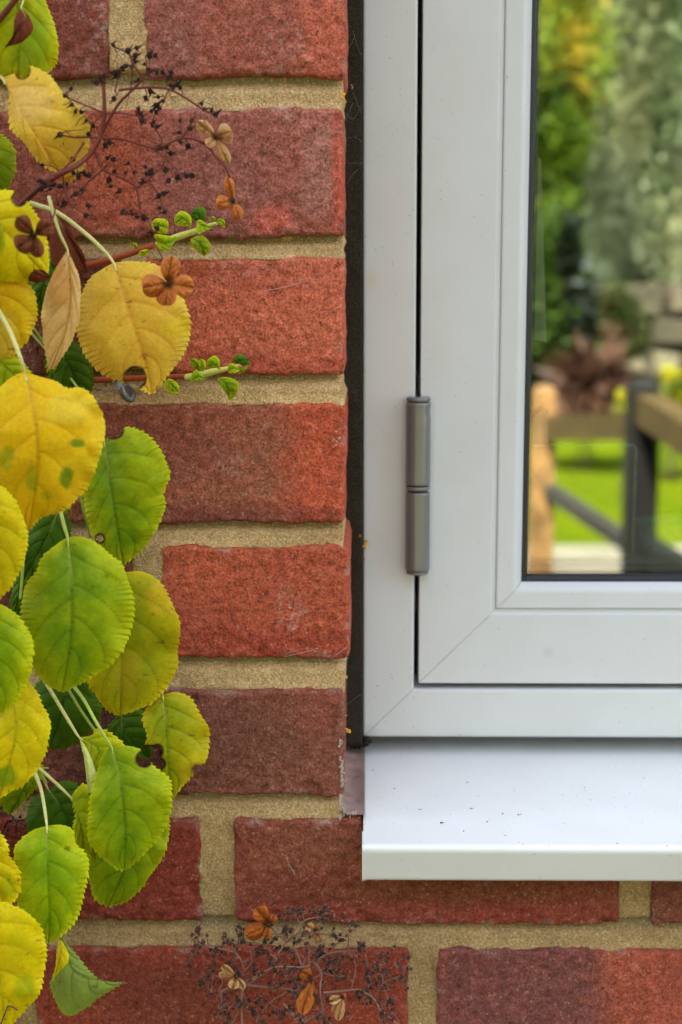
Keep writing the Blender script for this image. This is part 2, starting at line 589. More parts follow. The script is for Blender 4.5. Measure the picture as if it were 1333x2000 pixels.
brick_spec += [
    (0, X_(215, 0) - BR, X_(215, 0), bc(132, 66, 44), [(pz(150, 60), .02, .03, bc(112, 64, 48), .6, .7)]),
    (0, X_(282, 0), XR[0], bc(142, 80, 60), [(pz(330, 60), .016, .04, bc(128, 80, 66), .6, .7), (pz(640, 60), .014, .04, bc(166, 88, 62), .5, .8)]),
    (1, XR[1] - BR, XR[1], bc(142, 82, 62), [(pz(215, 330), .02, .03, bc(150, 76, 46), .7, .8), (pz(430, 370), .03, .04, bc(130, 80, 66), .7, .8),
                                            (pz(620, 330), .008, .022, bc(150, 104, 88), .6, .7), (pz(662, 340), .003, .03, bc(170, 82, 58), .6, .9), (pz(530, 432), .009, .006, bc(168, 86, 66), .4, .9)]),
    (2, XR[2] - BR / 2 + .005, XR[2], bc(178, 92, 62), [(pz(560, 540), .03, .008, bc(160, 84, 62), .7, .5), (pz(560, 715), .05, .006, bc(150, 70, 46), .7, .6)]),
    (2, XR[2] - BR / 2 + .005 - JT - BR, XR[2] - BR / 2 + .005 - JT, bc(100, 58, 40), []),  # base set darker: leaf shade worked into the brick colour
    (3, XR[3] - BR, XR[3], bc(166, 78, 48), [(pz(330, 905), .064, .050, bc(124, 82, 58), .22, .75), (pz(300, 860), .04, .02, bc(122, 68, 48), .6, .7), (pz(430, 1010), .07, .006, bc(112, 62, 48), .6, .7)]),
    (4, X_(318, 4), XR[4], bc(156, 78, 50), [(pz(400, 1110), .02, .012, bc(176, 88, 54), .6, .6), (pz(540, 1262), .05, .010, bc(136, 60, 38), .6, .7)]),
    (4, X_(318, 4) - JT * 1.5 - BR, X_(318, 4) - JT * 1.5, bc(95, 55, 36), []),  # darker base carries the shade behind the leaves
    (5, XR[5] - BR, XR[5], bc(122, 73, 54), [(pz(480, 1450), .040, .022, bc(104, 68, 48), .8, .7), (pz(620, 1380), .012, .014, bc(128, 72, 52), .6, .7), (pz(250, 1450), .03, .03, bc(70, 44, 30), .6, .8)]),  # last patch: shade of the leaves painted in as darker brick
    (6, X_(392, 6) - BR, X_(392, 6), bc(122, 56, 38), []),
    (6, X_(460, 6), X_(1215, 6), bc(122, 66, 46), [(pz(640, 1655), .035, .012, bc(126, 76, 50), .6, .9), (pz(900, 1740), .08, .008, bc(104, 60, 30), .6, .8),
                                                  (pz(560, 1792), .03, .007, bc(124, 56, 38), .8, .7), (pz(900, 1790), .10, .007, bc(126, 56, 36), .9, .7)]),
    (6, X_(1275, 6), X_(1275, 6) + BR, bc(112, 66, 46), []),
    (7, X_(70, 7), X_(798, 7), bc(132, 62, 40), [(pz(330, 1960), .035, .025, bc(104, 56, 40), .7, .7)]),
    (7, X_(853, 7), X_(853, 7) + BR, bc(146, 76, 52), [(pz(1010, 1960), .047, .055, bc(106, 66, 56), .26, .9)]),
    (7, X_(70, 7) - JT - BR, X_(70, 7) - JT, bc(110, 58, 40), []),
]
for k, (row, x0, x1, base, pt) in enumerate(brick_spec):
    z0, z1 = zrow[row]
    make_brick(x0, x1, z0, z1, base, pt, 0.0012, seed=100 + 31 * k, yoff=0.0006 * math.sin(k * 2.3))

# bricks just outside the picture so that the wall goes on to the side, above and below
WIN_R, WIN_T = 0.66, 2.15                      # far edges of the window opening
XL_OPEN = XR[3]
Zc = [0.5 * (a + b) for a, b in zrow]
palette = [bc(150, 70, 50), bc(166, 74, 52), bc(130, 72, 58), bc(118, 66, 60), bc(142, 62, 44)]
k = 500
def low(x0, x1, z0, z1):
    global k
    k += 1
    if x1 - x0 < 0.02: return
    make_brick(x0, x1, z0, z1, palette[k % 5], [], 0.009, seed=k * 7, yoff=0.0006 * math.sin(k * 1.7))

left_ends = {}
for (row, x0, x1, base, pt) in brick_spec:
    left_ends[row] = min(left_ends.get(row, 9), x0)
right_ends = {}
for (row, x0, x1, base, pt) in brick_spec:
    right_ends[row] = max(right_ends.get(row, -9), x1)
XMIN, XMAX = -0.62, 0.95
for row in range(8):
    z0, z1 = zrow[row]
    x = left_ends[row] - JT
    while x > XMIN:
        low(x - BR, x, z0, z1); x -= BR + JT
    if row >= 6:
        x = right_ends[row] + JT
        while x < XMAX:
            low(x, x + BR, z0, z1); x += BR + JT
for j in range(1, 5):                          # below
    z1 = zrow[7][0] - JT - (j - 1) * 0.075; z0 = z1 - 0.0645
    x = XMIN - (j % 2) * 0.1125 - .1
    while x < XMAX:
        low(x, x + BR, z0, z1); x += BR + JT
for j in range(1, 5):                          # above, beside the window
    z0 = zrow[0][1] + JT + (j - 1) * 0.075; z1 = z0 + 0.0645
    x = XL_OPEN
    if j % 2 == 0:
        low(x - BR / 2 + .005, x, z0, z1); x -= BR / 2 - .005 + JT
    while x > XMIN:
        low(x - BR, x, z0, z1); x -= BR + JT
ZB, ZT = zrow[7][0] - JT - 3 * 0.075 - 0.0645, zrow[0][1] + JT + 3 * 0.075 + 0.0645
ZSILL = zrow[6][1]                             # top of the course under the sill

# mortar: one relief sheet that fills the joints
def make_mortar():
    step = 0.0012
    xa, xb = float(pix(-40, 300, 0)[0]), float(pix(1380, 1900, 0)[0])
    za, zb = zrow[7][0] - 0.004, zrow[0][1] + 0.004
    nx, nz = int((xb - xa) / step), int((zb - za) / step)
    xs = np.linspace(xa, xb, nx + 1); zs = np.linspace(za, zb, nz + 1)
    XX, ZZ = np.meshgrid(xs, zs)
    X = XX.ravel().copy(); Z = ZZ.ravel().copy()
    inside = np.full(X.shape, -1.0)             # depth into the nearest brick outline
    vpos = np.zeros_like(X)
    for (row, x0, x1, base, pt) in brick_spec:
        z0, z1 = zrow[row]
        d = np.minimum(np.minimum(X - x0, x1 - X), np.minimum(Z - z0, z1 - Z))
        inside = np.maximum(inside, d)
    # place in the bed joint: 1 at its top, 0 at its bottom
    for r in range(7):
        top, bot = zrow[r][0], zrow[r + 1][1]
        m_ = (Z < top + .003) & (Z > bot - .003)
        vpos = np.where(m_, np.clip((Z - bot) / (top - bot), 0, 1), vpos)
    bed = np.zeros_like(X)
    Y = 0.0034 + 0.0062 * smooth(0.50, 0.98, vpos) - 0.0008 * smooth(.35, 0, vpos)
    Y += 0.0018 * n2(X, Z, 45, 900, 3) + 0.0006 * n2(X, Z, 260, 910, 3) + 0.0004 * n2(X, Z, 700, 930, 2)
    # smears that ride over the brick edges
    sm = smooth(-0.0026, 0.0006, inside) * smooth(0.0, 0.7, n2(X, Z, 75, 920, 3))
    Y -= 0.0034 * sm
    Y += 0.0075 * smooth(0.0010, 0.0030, inside)
    xr_at = np.interp(Z, [zrow[5][0], zrow[4][0], zrow[3][0], zrow[2][0], zrow[1][0], zrow[0][0]],
                      [XR[5], XR[4] - .002, XR[3], XR[2], XR[1], XR[0]]) - 0.0008 + 0.0014 * n2(Z, Z * 0, 130, 940, 2)
    upper = Z > ZSILL + 0.0002
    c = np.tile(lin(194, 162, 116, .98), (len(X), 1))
    c *= (1 + 0.12 * n2(X, Z, 30, 950, 3))[:, None]
    # darker and slightly yellower from sill level down
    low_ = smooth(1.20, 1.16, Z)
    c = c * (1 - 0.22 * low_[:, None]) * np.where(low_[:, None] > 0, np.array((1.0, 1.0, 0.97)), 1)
    moss = smooth(0.35, 0.75, n2(X, Z, 40, 960, 3)) * 0.10
    c = c * (1 - moss[:, None]) + np.array((0.20, 0.19, 0.10)) * moss[:, None]
    keep = (inside < 0.0042).reshape(nz + 1, nx + 1)
    okx = ((~upper) | (X <= xr_at + step)).reshape(nz + 1, nx + 1)
    keep &= okx
    keep &= ~((X > SILL_X - .0008) & (Z > SILL_Z - .0012)).reshape(nz + 1, nx + 1)
    inbed = np.zeros(X.shape, bool)
    for r_ in range(7):
        inbed |= (Z < zrow[r_][0] + .0025) & (Z > zrow[r_ + 1][1] - .0025)
    keep &= ~((X > xr_at - .007) & upper & ~inbed).reshape(nz + 1, nx + 1)
    Xc = np.where(upper & (X > xr_at - step), np.minimum(X, xr_at), X)
    V3 = np.stack([Xc, Y, Z], 1)
    idx = np.arange(len(X)).reshape(nz + 1, nx + 1)
    k4 = keep[:-1, :-1] & keep[:-1, 1:] & keep[1:, 1:] & keep[1:, :-1]
    quads = np.stack([idx[:-1, :-1], idx[:-1, 1:], idx[1:, 1:], idx[1:, :-1]], -1)[k4]
    faces = quads.tolist()
    # return of the mortar into the reveal
    extra_v = []; extra_c = []
    base_n = len(V3)
    last = None
    for j in range(nz + 1):
        if not upper[j * (nx + 1)]:
            last = None; continue
        cols = np.where(keep[j])[0]
        cols = cols[Xc[idx[j, cols]] > XL_OPEN - 0.02] if len(cols) else cols
        if len(cols) == 0:
            last = None; continue
        i = idx[j, cols[-1]]
        extra_v.append((V3[i][0] + 0.0006 * math.sin(j), 0.095, V3[i][2])); extra_c.append(c[i])
        cur = (int(i), base_n + len(extra_v) - 1)
        if last is not None:
            faces.append((last[0], last[1], cur[1], cur[0]))
        last = cur
    V3 = np.vstack([V3, np.array(extra_v)]); c = np.vstack([c, np.array(extra_c)])
    used = np.unique(np.array([i for f in faces for i in f]))
    remap = np.full(len(V3), -1); remap[used] = np.arange(len(used))
    faces = [tuple(remap[list(f)]) for f in faces]
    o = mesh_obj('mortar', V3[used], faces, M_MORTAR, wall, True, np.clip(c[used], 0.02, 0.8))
    # plain bed for the joints outside the picture
    b = MB()
    cm = lin(150, 138, 105, 1.0)
    b.box((XMIN - .3, 0.0075, ZSILL), (XL_OPEN - .004, 0.095, ZT), cm)
    b.box((XMIN - .3, 0.0075, ZB), (XMAX + .3, 0.095, ZSILL - 0.012), cm)
    b.build('mortar_bed', M_MORTAR, wall, False)
make_mortar()


def m_farbrick():
    m, nt, b, out = mat_new('plain_brickwork')
    pos = coords(nt)
    mp = nd(nt, 'ShaderNodeMapping')
    mp.inputs['Rotation'].default_value = (math.radians(-90), 0, 0)
    nt.links.new(pos, mp.inputs[0])
    t = nd(nt, 'ShaderNodeTexBrick')
    t.inputs['Scale'].default_value = 1.0
    t.inputs['Brick Width'].default_value = 0.225
    t.inputs['Row Height'].default_value = 0.075
    t.inputs['Mortar Size'].default_value = 0.005
    t.inputs['Color1'].default_value = (0.33, 0.09, 0.045, 1)
    t.inputs['Color2'].default_value = (0.20, 0.07, 0.045, 1)
    t.inputs['Mortar'].default_value = (0.33, 0.28, 0.17, 1)
    nt.links.new(mp.outputs[0], t.inputs[0])
    nt.links.new(t.outputs[0], b.inputs['Base Color'])
    b.inputs['Roughness'].default_value = 0.9
    return m


fb = MB()                                       # the rest of the house wall, outside the picture
GX0, GX1, GZ1 = -7.0, 8.0, 5.4
fb.box((GX0, 0.004, -0.05), (XMIN - .3, 0.25, GZ1))
fb.box((XMAX + .3, 0.004, -0.05), (GX1, 0.25, GZ1))
fb.box((XMIN - .3, 0.004, -0.05), (XMAX + .3, 0.25, ZB - .002))
fb.box((XMIN - .3, 0.004, ZT + .002), (XL_OPEN, 0.25, GZ1))
fb.box((XL_OPEN, 0.004, WIN_T), (XMAX + .3, 0.25, GZ1))
fb.box((WIN_R, 0.004, ZSILL + .002), (XMAX + .3, 0.25, WIN_T))
fb.box((XMIN - .3, 0.10, ZB), (XL_OPEN - .001, 0.25, ZT))
fb.box((XL_OPEN - .001, 0.10, ZB), (XMAX + .3, 0.25, ZSILL - .03))
fb.build('brickwork', m_farbrick(), wall, False)

# ------------------------------------------------------------------ window
FXL = float(pix(709.5, 700, YF)[0])
FZB = float(pix(900, 1440.5, YF)[2])
FXR, FZT = WIN_R - 0.006, WIN_T - 0.008
window = empty('window', (FXL, YF, FZB))
tag(window, 'white framed casement window with grey barrel hinge and mirror-like glass', 'window')
window.location = (0, 0, 0)

FW = float(pix(812.5, 700, YF)[0]) - FXL        # width of the fixed frame
FWB = float(pix(1000, 1345.5, YF)[2]) - FZB
SXL = float(pix(822, 700, YF)[0]); SZB = float(pix(1000, 1334.5, YF)[2])


def frame_piece(name, side, rect, prof, mat, parent, y0):
    """one mitred length; prof = [(inset from outer edge, depth)], rect = outer (x0,z0,x1,z1)"""
    x0, z0, x1, z1 = rect
    g = 0.00016                                  # hairline at the mitre
    v = []
    for end in (0, 1):
        for (w, d) in prof:
            if side == 'left':
                p = (x0 + w, y0 + d, z0 + w + g) if end == 0 else (x0 + w, y0 + d, z1 - w - g)
            elif side == 'right':
                p = (x1 - w, y0 + d, z1 - w - g) if end == 0 else (x1 - w, y0 + d, z0 + w + g)
            elif side == 'bottom':
                p = (x1 - w - g, y0 + d, z0 + w) if end == 0 else (x0 + w + g, y0 + d, z0 + w)
            else:
                p = (x0 + w + g, y0 + d, z1 - w) if end == 0 else (x1 - w - g, y0 + d, z1 - w)
            v.append(p)
    n = len(prof)
    f = [(i, i + 1, n + i + 1, n + i) for i in range(n - 1)]
    o = mesh_obj(name, v, f, mat, parent, False)
    return o


def rounded(pts, r=0.0012, segs=4):
    """round every inner corner of a profile polyline"""
    out = [pts[0]]
    for i in range(1, len(pts) - 1):
        a, b, c = (np.array(pts[j], float) for j in (i - 1, i, i + 1))
        ra = min(r, np.linalg.norm(b - a) * .45, np.linalg.norm(c - b) * .45)
        p0 = b + (a - b) / np.linalg.norm(a - b) * ra; p1 = b + (c - b) / np.linalg.norm(c - b) * ra
        for t in np.linspace(0, 1, segs + 1):
            out.append(tuple((1 - t) ** 2 * p0 + 2 * t * (1 - t) * b + t ** 2 * p1))
    out.append(pts[-1])
    return out


frect = (FXL, FZB, FXR, FZT)
f_side = rounded([(0.0, 0.06), (0.0, 0.0), (FW, 0.0), (FW + .0006, 0.03)], 0.0016)
f_bot = rounded([(0.0, 0.06), (0.0, 0.0), (FW, 0.0), (FW + .0002, 0.03)], 0.0022)
srect = (SXL, SZB, FXR - (SXL - FXL), FZT - (SXL - FXL))
G0 = float(pix(966, 700, YF)[0]) - SXL          # groove between sash face and glazing bead
s_face = rounded([(0.0, 0.03), (0.0, 0.0), (G0, 0.0), (G0 + 0.0007, 0.0018), (G0 + 0.0028, 0.0018)], 0.0006)
s_bead = rounded([(G0 + 0.0030, 0.0045), (G0 + 0.0030, 0.0006), (G0 + 0.0145, 0.0008), (G0 + 0.0185, 0.0058), (G0 + 0.0188, 0.010)], 0.0022, 6)
s_gask = rounded([(G0 + 0.0182, 0.0064), (G0 + 0.0212, 0.0072), (G0 + 0.0226, 0.0115)], 0.0012)
for side in ('left', 'right', 'bottom', 'top'):
    frame_piece('frame_stile' if side in ('left', 'right') else 'frame_rail', side, frect,
                f_side if side in ('left', 'right') else f_bot, M_FRAME, window, YF)
    p = frame_piece('sash_stile' if side in ('left', 'right') else 'sash_rail', side, srect, s_face, M_FRAME, window, YF - .0004)
    frame_piece('glazing_bead', side, srect, s_bead, M_FRAME, p, YF - .0004)
    frame_piece('glazing_gasket', side, srect, s_gask, M_GASKET, p, YF - .0004)
# back of the gap between frame and sash: dark cavity with an olive seal at the bottom
b = MB()
b.box((FXL + .002, YF + .0302, FZB + .002), (SXL + .006, YF + .05, FZT - .002))
b.box((FXR - .05, YF + .0302, FZB + .002), (FXR - .002, YF + .05, FZT - .002))
b.box((SXL + .006, YF + .0302, FZT - .04), (FXR - .05, YF + .05, FZT - .002))
b.box((SXL + .006, YF + .0302, FZB + .002), (FXR - .05, YF + .05, SZB + .006))
b.build('frame_rebate', M_DARK, window, False)
b = MB()
zs_ = (FZB + FWB + SZB) / 2
b.tube([(SXL + .004, YF + .012, zs_ - .0004), (FXR - .04, YF + .012, zs_ - .0004)], 0.0012, n=3, segs=8)
b.build('weather_seal', M_OLIVE, window)
# glass and spacer
GX = (SXL + G0 + 0.0205, srect[2] - G0 - 0.0205); GZ = (SZB + G0 + 0.0205, srect[3] - G0 - 0.0205)
YG = YF + 0.0104
b = MB(); b.box((GX[0], YG, GZ[0]), (GX[1], YG + .004, GZ[1]))
b.build('glass_pane', M_GLASS, window, False)
b = MB(); b.box((GX[0], YG + .020, GZ[0]), (GX[1], YG + .024, GZ[1]))
b.build('glass_pane', M_GLASS, window, False)
M_SPACER = m_plain('grey_spacer', (0.10, 0.10, 0.10), 0.5, 0.3)
def ring_box(name, x0, z0, x1, z1, w, ya, yb, mat, parent):
    bb = MB()
    bb.box((x0, ya, z0), (x0 + w, yb, z1)); bb.box((x1 - w, ya, z0), (x1, yb, z1))
    bb.box((x0 + w, ya, z0), (x1 - w, yb, z0 + w)); bb.box((x0 + w, ya, z1 - w), (x1 - w, yb, z1))
    return bb.build(name, mat, parent, False)
ring_box('spacer_bar', GX[0], GZ[0], GX[1], GZ[1], 0.0040, YG + .0045, YG + .0195, M_SPACER, window)
ring_box('inner_sash', GX[0] - .03, GZ[0] - .03, GX[1] + .03, GZ[1] + .03, 0.034, YG + .026, YG + .05, M_FRAME, window)

# hinge: two barrels, a washer and end caps bridging frame and sash
hcx = (pix(792.5, 950, YF - .006)[0] + pix(841.0, 950, YF - .006)[0]) / 2
hr = (pix(841.0, 950, YF - .006)[0] - pix(792.5, 950, YF - .006)[0]) / 2
hz = [float(pix(817, y, YF - .010)[2]) for y in (781, 948, 952, 958, 962, 1122)]
hinge_y = YF - 0.0045


def barrel(name, z0, z1, r, parent, bev=0.0012, segs=40, notch=None):
    prof = [(0, z0)] + [(r - bev + bev * math.sin(a), z0 + bev - bev * math.cos(a)) for a in np.linspace(0, math.pi / 2, 6)]
    prof += [(r, z0 + bev + (z1 - z0 - 2 * bev) * t) for t in np.linspace(.02, .98, 14)]
    prof += [(r - bev + bev * math.cos(a), z1 - bev + bev * math.sin(a)) for a in np.linspace(0, math.pi / 2, 6)] + [(0, z1)]
    v = []; f = []
    for (rr, z) in prof:
        for k_ in range(segs):
            a = 2 * math.pi * k_ / segs
            x, y = rr * math.cos(a), rr * math.sin(a)
            if notch and abs(z - notch[1]) < notch[2] and math.cos(a - notch[0]) > .8:
                x *= .93; y *= .93
            v.append((hcx + x, hinge_y + y, z))
    n = len(prof)
    for i in range(n - 1):
        for k_ in range(segs):
            f.append((i * segs + k_, i * segs + (k_ + 1) % segs, (i + 1) * segs + (k_ + 1) % segs, (i + 1) * segs + k_))
    return mesh_obj(name, v, f, M_HINGE, parent, True)


hinge = barrel('hinge', hz[2] + .0006, hz[0] - .0016, hr, window, notch=(-.35, hz[0] - .007, .003))
barrel('hinge_barrel', hz[5] + .0014, hz[4] - .0002, hr * .995, hinge)
barrel('hinge_washer', hz[3] - .0002, hz[2] + .0001, hr * .99, hinge, .0004)
barrel('hinge_cap', hz[0] - .0014, hz[0] + .0013, hr * .97, hinge, .0010)
barrel('hinge_cap', hz[5] - .0006, hz[5] + .0012, hr * .92, hinge, .0006)
b = MB()                                        # leaf plates that carry the barrel
b.box((hcx - hr * .75, hinge_y, hz[5] + .004), (hcx + hr * .75, YF + .012, hz[0] - .004))
b.build('hinge_plate', M_HINGE, hinge, False)

# ------------------------------------------------------------------ sill
SX0, SX1 = float(pix(709, 1500, .05)[0]) + .0004, WIN_R + 0.02
zb_ = FZB - 0.0115
zf_ = float(pix(1000, 1653, -.031)[2]); zl_ = float(pix(1000, 1722, -.0242)[2])
slope = (zb_ - zf_) / (YF + .031)
sill_prof = [(YF + .05, zb_ + slope * .05 - .002), (YF, zb_), (-.0325, zf_), (-.0242, zl_), (-.0202, zl_ - .0004), (-.0192, zl_ + .004)]  # lip slants back below, shaped so its face catches less light
sp = [sill_prof[0], sill_prof[1]]
a0, a1, a2 = (np.array(q) for q in sill_prof[1:4])
for (pa, pb, pc_, rad) in ((a0, a1, a2, .0048), (a1, a2, np.array(sill_prof[4]), .0026)):
    d0 = pb + (pa - pb) / np.linalg.norm(pa - pb) * rad; d1 = pb + (pc_ - pb) / np.linalg.norm(pc_ - pb) * rad
    for t in np.linspace(0, 1, 9):
        sp.append(tuple((1 - t) ** 2 * d0 + 2 * t * (1 - t) * pb + t * t * d1))
sp += [(-.0202, zl_ - .0002), (-.0192, zl_ + .006), (-.026, zf_ - .004), (YF, zb_ - .004), (YF + .05, zb_ + slope * .05 - .006)]
sill = empty('window_sill')
tag(sill, 'white metal sill with rounded drip edge sticking out below the window', 'window sill')
def extrude_x(name, prof, x0, x1, mat, parent, bev=0.0012, flare=None):
    v = []; f = []
    c = np.mean(prof, axis=0)
    stations = [(x0 + bev, 1.0), (x1 - bev, 1.0)]
    for x, s in stations:
        for (y, z) in prof:
            v.append((x, y, z))
    n = len(prof)
    for i in range(n):
        j = (i + 1) % n
        f.append((i, j, n + j, n + i))
    # left end cap, slightly rounded
    for (y, z) in prof:
        v.append((x0, y, z - .0004))
    for i in range(n):
        j = (i + 1) % n
        f.append((2 * n + i, 2 * n + j, j, i))
    f.append(tuple(2 * n + i for i in range(n)))
    f.append(tuple(n + i for i in range(n))[::-1])
    o = mesh_obj(name, v, f, mat, parent, False)
    return o
so = extrude_x('sill_plate', sp, SX0, SX1, M_SILL, sill)
# end cap of the drip edge, standing 1 mm proud at the left
cap_prof = [(-.0150, zf_ + slope * .0160 + .0005)]
for (y, z) in sp[2:20]:
    cap_prof.append((y - .0006, z - .0002 if z < (zf_ + zl_) / 2 else z + .0003))
cap_prof += [(-.0230, zl_ + .003), (-.0150, zf_ - .002)]
extrude_x('end_cap', cap_prof, SX0 - .0006, SX0 + .0022, M_SILL, sill, .0007)
for o in (so,):
    o.data.polygons.foreach_set('use_smooth', [False] * len(o.data.polygons))
# infill between the sill and the brick bed below
b = MB(); b.box((SX0 + .006, 0.004, ZSILL - .010), (SX1 - .004, YF + .06, SILL_Z - .002), lin(150, 138, 105, 1.0))
b.build('mortar_bed', M_MORTAR, wall, False)

# chip of old paint on the sill's left edge
def on_sill(px, py, lift=0.0003):
    y = 0.02
    for _ in range(12):
        p = pix(px, py, y)
        z = zf_ + slope * (y + .0315)
        # follow the view ray to the sloping plate
        d = p - CAM
        den = d[2] - slope * d[1]
        t = (zf_ + slope * (CAM[1] + .0315) - CAM[2]) / den
        return CAM + d * t + np.array((0, 0, lift))

dirt = MB()
def crumb(c, r, col, seed):
    dirt.blob(c, r, col, seed, (1.0, 1.0, 0.6))
sill_specks = [(913, 1529, 1.6), (771, 1541, 1.4), (729, 1505, 1.3), (982, 1590, 1.7), (952, 1606, 1.7), (935, 1555, 1.0), (987, 1633, 1.2),
               (820, 1582, 1.6), (862, 1608, 2.3), (1013, 1592, 1.7), (920, 1580, 1.6), (906, 1624, 1.3), (803, 1460, 1.2), (1142, 1539, 1.2),
               (1154, 1563, 1.0), (1258, 1520, 1.2), (1206, 1648, 1.3), (755, 1475, .9), (880, 1592, .8), (1100, 1530, .7), (1230, 1550, .8)]
for i, (x, y, r) in enumerate(sill_specks):
    p = on_sill(x, y)
    crumb(p, r * .00030, lin(40, 34, 26, 1) if i % 3 else lin(80, 66, 50, 1), i)
    if r > 1.5 and i > 5:
        crumb(p + np.array((.0011, 0, .0001)), r * .0002, lin(70, 55, 40, 1), i + 40)
for i in range(260):
    x = 730 + 600 * rng.random() ** 1.4; y = 1490 + 150 * rng.random()
    crumb(on_sill(x, y, .0001), .00007 + .00009 * rng.random(), lin(120, 112, 100, 1), 100 + i)
face_specks = [(738, 1340, 1.8), (766, 1324, 1.5), (729, 108, .9), (706 + 55, 1250, .7), (900, 883, 1.0), (899, 882, .9), (762, 36, .8), (848, 94, .9),
               (783, 186, .9), (726, 173, .8), (806, 331, 1.2), (985, 1278, 1.0), (1022, 1261, .8), (990, 1278, .7), (1148, 1296, .7), (932, 1364, .8),
               (1110, 1388, .7), (788, 1178, .9), (934, 1058, .8), (973, 749, .7), (1116, 1161, 1.1), (1029, 1152, .7), (1269, 1150, 1.0), (780, 380, .9)]
for i, (x, y, r) in enumerate(face_specks):
    crumb(pix(x, y, YF - .0006), r * .00027, lin(60, 52, 40, 1), 400 + i)
# web threads with trapped dust on the frame
for pts in ([(727, 315), (740, 308), (752, 300), (760, 278), (770, 258), (788, 246)],):
    for q in catmull(np.array(pts, float), 26):
        if rng.random() < .75:
            crumb(pix(q[0] + rng.normal() * 1.2, q[1] + rng.normal() * 1.2, YF - .0005), .00008 + .00014 * rng.random(), lin(130, 100, 60, 1), int(rng.integers(1e6)))
# yellow crumbs of lichen and foam along the dark strip
for (x, y, r, Yd, colr) in [(671, 185, 6, -.001, (235, 165, 20)), (675, 198, 4, .004, (215, 140, 30)), (688, 170, 4, .07, (190, 125, 50)), (677, 64, 3.5, .01, (190, 100, 50)),
                       (676, 133, 5, .004, (200, 140, 60)), (716, 1060, 8, YF - .001, (205, 150, 60)), (712, 1068, 7, YF - .001, (215, 170, 80)), (704, 1046, 4, .07, (190, 100, 40)),
                       (679, 1424, 8, .01, (225, 165, 60)), (673, 1322, 7, .01, (210, 160, 60)), (711, 750, 4, YF - .001, (205, 140, 40)), (712, 1092, 4, YF - .001, (190, 130, 50)),
                       (673, 548, 4, .004, (205, 150, 90)), (674, 1398, 4, .01, (220, 150, 60)), (662, 855, 7, -.0005, (170, 150, 115)), (656, 862, 6, -.0005, (165, 148, 115)),
                       (898, 1437, 3, YF - .001, (190, 150, 100)), (376, 1985, 4, -.001, (190, 120, 50)), (416, 1993, 3, -.001, (200, 130, 60)), (722, 1950, 4, -.001, (190, 120, 50)), (947, 1940, 4, -.001, (150, 65, 20))]:
    for q in range(4):
        crumb(pix(x + rng.normal() * r * .35, y + rng.normal() * r * .5, Yd), r * .00013, lin(*colr, 1.1), int(rng.integers(1e6)))
dm = dirt.build('dirt_specks', m_vcol('dust_and_crumbs', .9), None)
tag(dm, 'specks of dust and yellow crumbs on the sill, frame and joint', 'dirt', kind='stuff')

# ------------------------------------------------------------------ foam strip and sealant
XS0, XS1 = -0.0135, FXL - .0002
strip_zb = float(pix(694, 1452, YF)[2])
def make_strip():
    nx, nz = 8, 260
    xs = np.linspace(XS0, XS1, nx + 1); zs = np.linspace(strip_zb, FZT, nz + 1)
    XX, ZZ = np.meshgrid(xs, zs); X = XX.ravel().copy(); Z = ZZ.ravel().copy()
    u = (X - XS0) / (XS1 - XS0)
    Y = 0.0800 + 0.0008 * n2(X, Z, 300, 51, 3) + .0012 * n2(X, Z, 60, 53, 2)
    Z += np.where(ZZ.ravel() < strip_zb + .003, .0015 * n2(X, Z, 500, 55, 2), 0)
    idx = np.arange(len(X)).reshape(nz + 1, nx + 1)
    f = np.stack([idx[:-1, :-1], idx[:-1, 1:], idx[1:, 1:], idx[1:, :-1]], -1).reshape(-1, 4).tolist()
    V = np.stack([X, Y, Z], 1)
    ring = list(idx[0, :]) + list(idx[1:, -1]) + list(idx[-1, -2::-1]) + list(idx[-2:0, 0])
    b0 = len(V); bk = V[ring].copy(); bk[:, 1] = .12; V = np.vstack([V, bk]); n = len(ring)
    for i in range(n):
        f.append((ring[(i + 1) % n], ring[i], b0 + i, b0 + (i + 1) % n))
    f.append(tuple(b0 + i for i in range(n)))
    # crumbled end
    o = mesh_obj('foam_strip', V, f, M_FOAM, None, True)
    tag(o, 'black expanding foam strip filling the upright gap between brick and window frame', 'foam strip')
make_strip()
b = MB()
for i in range(90):
    px_, py_ = 694 + rng.normal() * 14, 1448 + rng.normal() * 7
    if px_ < 680 or px_ > 724: continue
    b.blob(pix(px_, py_, YF - .004 * rng.random()), .0006 + .0009 * rng.random(), None, i)
fr = b.build('crumbled_foam', M_FOAM, None)
tag(fr, 'dark crumbs at the lower corner of the window frame', 'debris', kind='stuff')

# sealant smeared from the brick end over the ledge beside the sill
def make_film():
    nu, nv = 14, 40
    V = []; f = []
    for j in range(nv + 1):
        t = j / nv
        y = 0.001 + t * (YF + .004)
        for i in range(nu + 1):
            s = i / nu
            x = XR[5] - .0012 + s * (SX0 + .0006 - XR[5] + .0012)
            z = ZSILL + .0012 + .0035 * (1 - s) ** 3 * (1 - .4 * t) + .008 * t ** 2 + .0006 * math.sin(9 * t + 3 * s) + .0012 * s * s
            V.append((x, y, z))
    for j in range(nv):
        for i in range(nu):
            a = j * (nu + 1) + i
            f.append((a, a + 1, a + nu + 2, a + nu + 1))
    V = np.array(V)
    V[:, 2] += .0005 * n2(V[:, 0], V[:, 1], 150, 71, 3)
    o = mesh_obj('sealant_bead', V, f, M_FILM, None, True)
    tag(o, 'smear of shiny brownish sealant in the corner between brick and sill end', 'sealant')
make_film()
